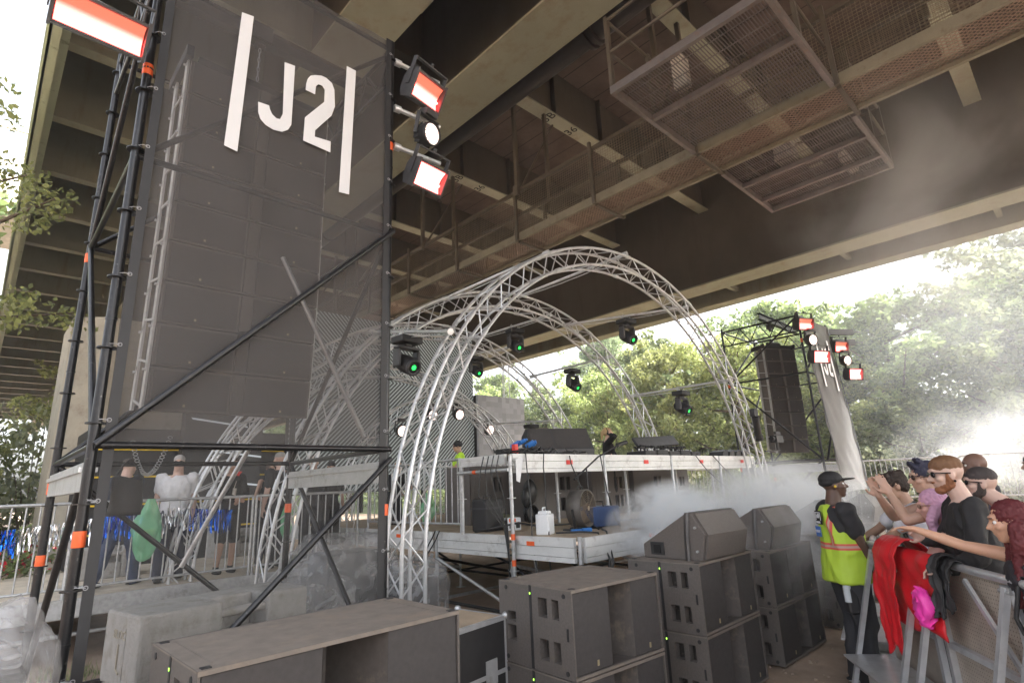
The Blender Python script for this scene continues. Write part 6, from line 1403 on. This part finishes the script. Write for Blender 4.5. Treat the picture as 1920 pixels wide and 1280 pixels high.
# wooded bank as one mass behind
b = MB(); vs = []; nx_, ny_ = 60, 8
for j in range(ny_+1):
    for i in range(nx_+1):
        y = -40+130*i/nx_; x = 25+j*3.2; vs.append((x, y, -.1+(1-math.exp(-j*.6))*1.8+.5*noise.noise(Vector((x*.2, y*.2, 0)))))
b.add(vs, [(j*(nx_+1)+i, j*(nx_+1)+i+1, (j+1)*(nx_+1)+i+1, (j+1)*(nx_+1)+i) for j in range(ny_) for i in range(nx_)], True)
tag(b.build('wooded_bank', pm('leafy bank', (.06, .09, .03), .9, 0, .4, .6)), kind='structure')
cs = []; rs = []
for i in range(900):
    y = random.uniform(-30, 75); x = random.uniform(27, 46); cs.append((x, y, random.uniform(0, 4.0)+(x-27)*.18)); rs.append(random.uniform(.5, 1.0))
o = leaves(cs, rs, 45, .17, LM[1], 'undergrowth'); tag(o, 'dense mixed undergrowth filling the wood beneath the tall trees', 'undergrowth', kind='stuff')
# left side: maple boughs near, grass, flowers
lt = tree((-1.95, 13.4, 0), 10.5, 4.6, LM[0], 'leafy tree at the left picture edge in front of the bridge', 330, .06, 41, group='trees on the left', trunk_h=.3)
t_ = dup(protos[3], (-3.5, 17, -.2), 1, 'darker tree behind the left edge tree', 'trees on the left'); t_.scale = (.62, .62, .62)
t_ = dup(protos[0], (-9, 30, 0), 1, 'tree showing above the flyover rail at far left', 'trees on the left'); t_.scale = (1.45, 1.45, 1.45)
t_ = dup(protos[3], (-4, 24, -.2), 2, 'dark tree far left beyond the pier', 'trees on the left')
t_ = dup(protos[2], (6, 40, 0), 2, 'light tree at the far end below the bridge, left', 'trees on the left'); t_.scale = (1.3, 1.3, 1.3)
t_ = dup(protos[2], (-2.2, 19.5, -.2), 3, 'light tree between pier and left picture edge', 'trees on the left'); t_.scale = (.7, .7, .6)
for i in range(5): t_ = dup(bp_[1+i%2], (-9+i*2.6, 26-i*.6, 0), i, ['first', 'second', 'third', 'fourth', 'fifth'][i]+' bush from the left in the far hedge', 'bushes on the left'); t_.scale = (1.3, 1.2, 1.7)
bush((-.1, 13.6, .0), 2.6, 2.1, LM[1], 'bush with red flowers left of the walkway', 51, 500, .05, redf, 'bushes on the left')
t_ = dup(bp_[2], (-3, 14.5, 0), 2, 'green bush at the left picture edge', 'bushes on the left'); t_.scale = (.7, .7, .7)
gb = MB(); random.seed(9)
for i in range(7000):
    x, y = random.uniform(-3.5, 2.2), random.uniform(6.9, 8.9); h_ = random.uniform(.03, .11); a = random.random()*6.28
    if noise.noise(Vector((x*1.1, y*1.1, 3))) < -.02: continue
    gb.add([(x, y, -.02), (x+.008*math.cos(a), y+.008*math.sin(a), -.02), (x+random.uniform(-.04, .04), y+random.uniform(-.04, .04), h_)], [(0, 1, 2)])
tag(gb.build('grass', LM[1]), 'patchy short grass growing below the left walkway', 'grass', kind='stuff')

# ------------------------------------------------------------ smoke
def smoke(name, loc, size, dens, scale, thr, label, seed, rise=0, jet=None):
    b = MB(); b.box(-size[0]/2, size[0]/2, -size[1]/2, size[1]/2, -size[2]/2, size[2]/2)
    m = bpy.data.materials.new(name); m.use_nodes = True; t = m.node_tree; t.nodes.remove(t.nodes['Principled BSDF']); o = t.nodes['Material Output']
    v = nd(t, 'ShaderNodeVolumePrincipled'); v.inputs['Color'].default_value = (.94, .965, .99, 1); v.inputs['Anisotropy'].default_value = .1
    tc = nd(t, 'ShaderNodeTexCoord'); nz = nd(t, 'ShaderNodeTexNoise'); nz.noise_dimensions = '4D'; nz.inputs['W'].default_value = seed; nz.inputs['Scale'].default_value = scale; nz.inputs['Detail'].default_value = 5; nz.inputs['Roughness'].default_value = .6; nz.inputs['Distortion'].default_value = .8
    t.links.new(tc.outputs['Object'], nz.inputs['Vector'])
    mp = nd(t, 'ShaderNodeVectorMath', operation='DIVIDE'); mp.inputs[1].default_value = (size[0]/2, size[1]/2, size[2]/2); t.links.new(tc.outputs['Object'], mp.inputs[0])
    ln = nd(t, 'ShaderNodeVectorMath', operation='LENGTH'); t.links.new(mp.outputs[0], ln.inputs[0])
    fall = nd(t, 'ShaderNodeMapRange'); fall.interpolation_type = 'SMOOTHSTEP'; fall.inputs[1].default_value = 1; fall.inputs[2].default_value = .15; fall.inputs[3].default_value = 0; fall.inputs[4].default_value = 1; t.links.new(ln.outputs['Value'], fall.inputs[0])
    n2 = nd(t, 'ShaderNodeMapRange'); n2.inputs[1].default_value = thr; n2.inputs[2].default_value = thr+.22; t.links.new(nz.outputs['Fac'], n2.inputs[0])
    t.links.new(mth(t, 'MULTIPLY', mth(t, 'MULTIPLY', fall.outputs[0], n2.outputs[0]), dens), v.inputs['Density']); t.links.new(v.outputs[0], o.inputs['Volume'])
    ob = b.build(name, m); ob.location = loc; return tag(ob, label, 'smoke', kind='stuff')
smoke('smoke_plume', (6.55, 3.95, 1.22), (2.4, 1.5, 1.25), 30.0, 3.4, .45, 'dense white smoke blowing off the stage edge past the drum fan', 1.3)
smoke('smoke_drift', (8.0, 3.2, 1.0), (6.0, 2.6, 2.3), 6.5, 1.7, .42, 'thin smoke drifting over the speaker row beside the guard', 4.1)
smoke('smoke_cloud', (20.5, 1.0, 2.2), (10, 8, 3.6), .5, .8, .46, 'thick pale smoke cloud behind the heads of the crowd', 7.7)
smoke('smoke_veil', (22, 0, 5.5), (11, 17, 13), .035, .22, .30, 'wide thin smoke veil in front of the right hand trees', 2.9)
smoke('smoke_wisp', (10.5, 1.0, 5.6), (8, 6, 5), .24, .6, .45, 'faint smoke wisps under the bridge girder at upper right', 5.5)
protos[0].scale = (.95, .95, .78); protos[1].scale = (1, 1, .88)
# thin air haze over the whole place
b = MB(); b.box(-30, 70, -45, 90, -1.5, 21)
hz = bpy.data.materials.new('haze'); hz.use_nodes = True; t = hz.node_tree; t.nodes.remove(t.nodes['Principled BSDF'])
v = nd(t, 'ShaderNodeVolumePrincipled'); v.inputs['Color'].default_value = (.9, .93, .97, 1); v.inputs['Density'].default_value = .0012; t.links.new(v.outputs[0], t.nodes['Material Output'].inputs['Volume'])
tag(b.build('haze', hz), 'thin pale haze filling the air under the bridge', 'haze', kind='stuff')
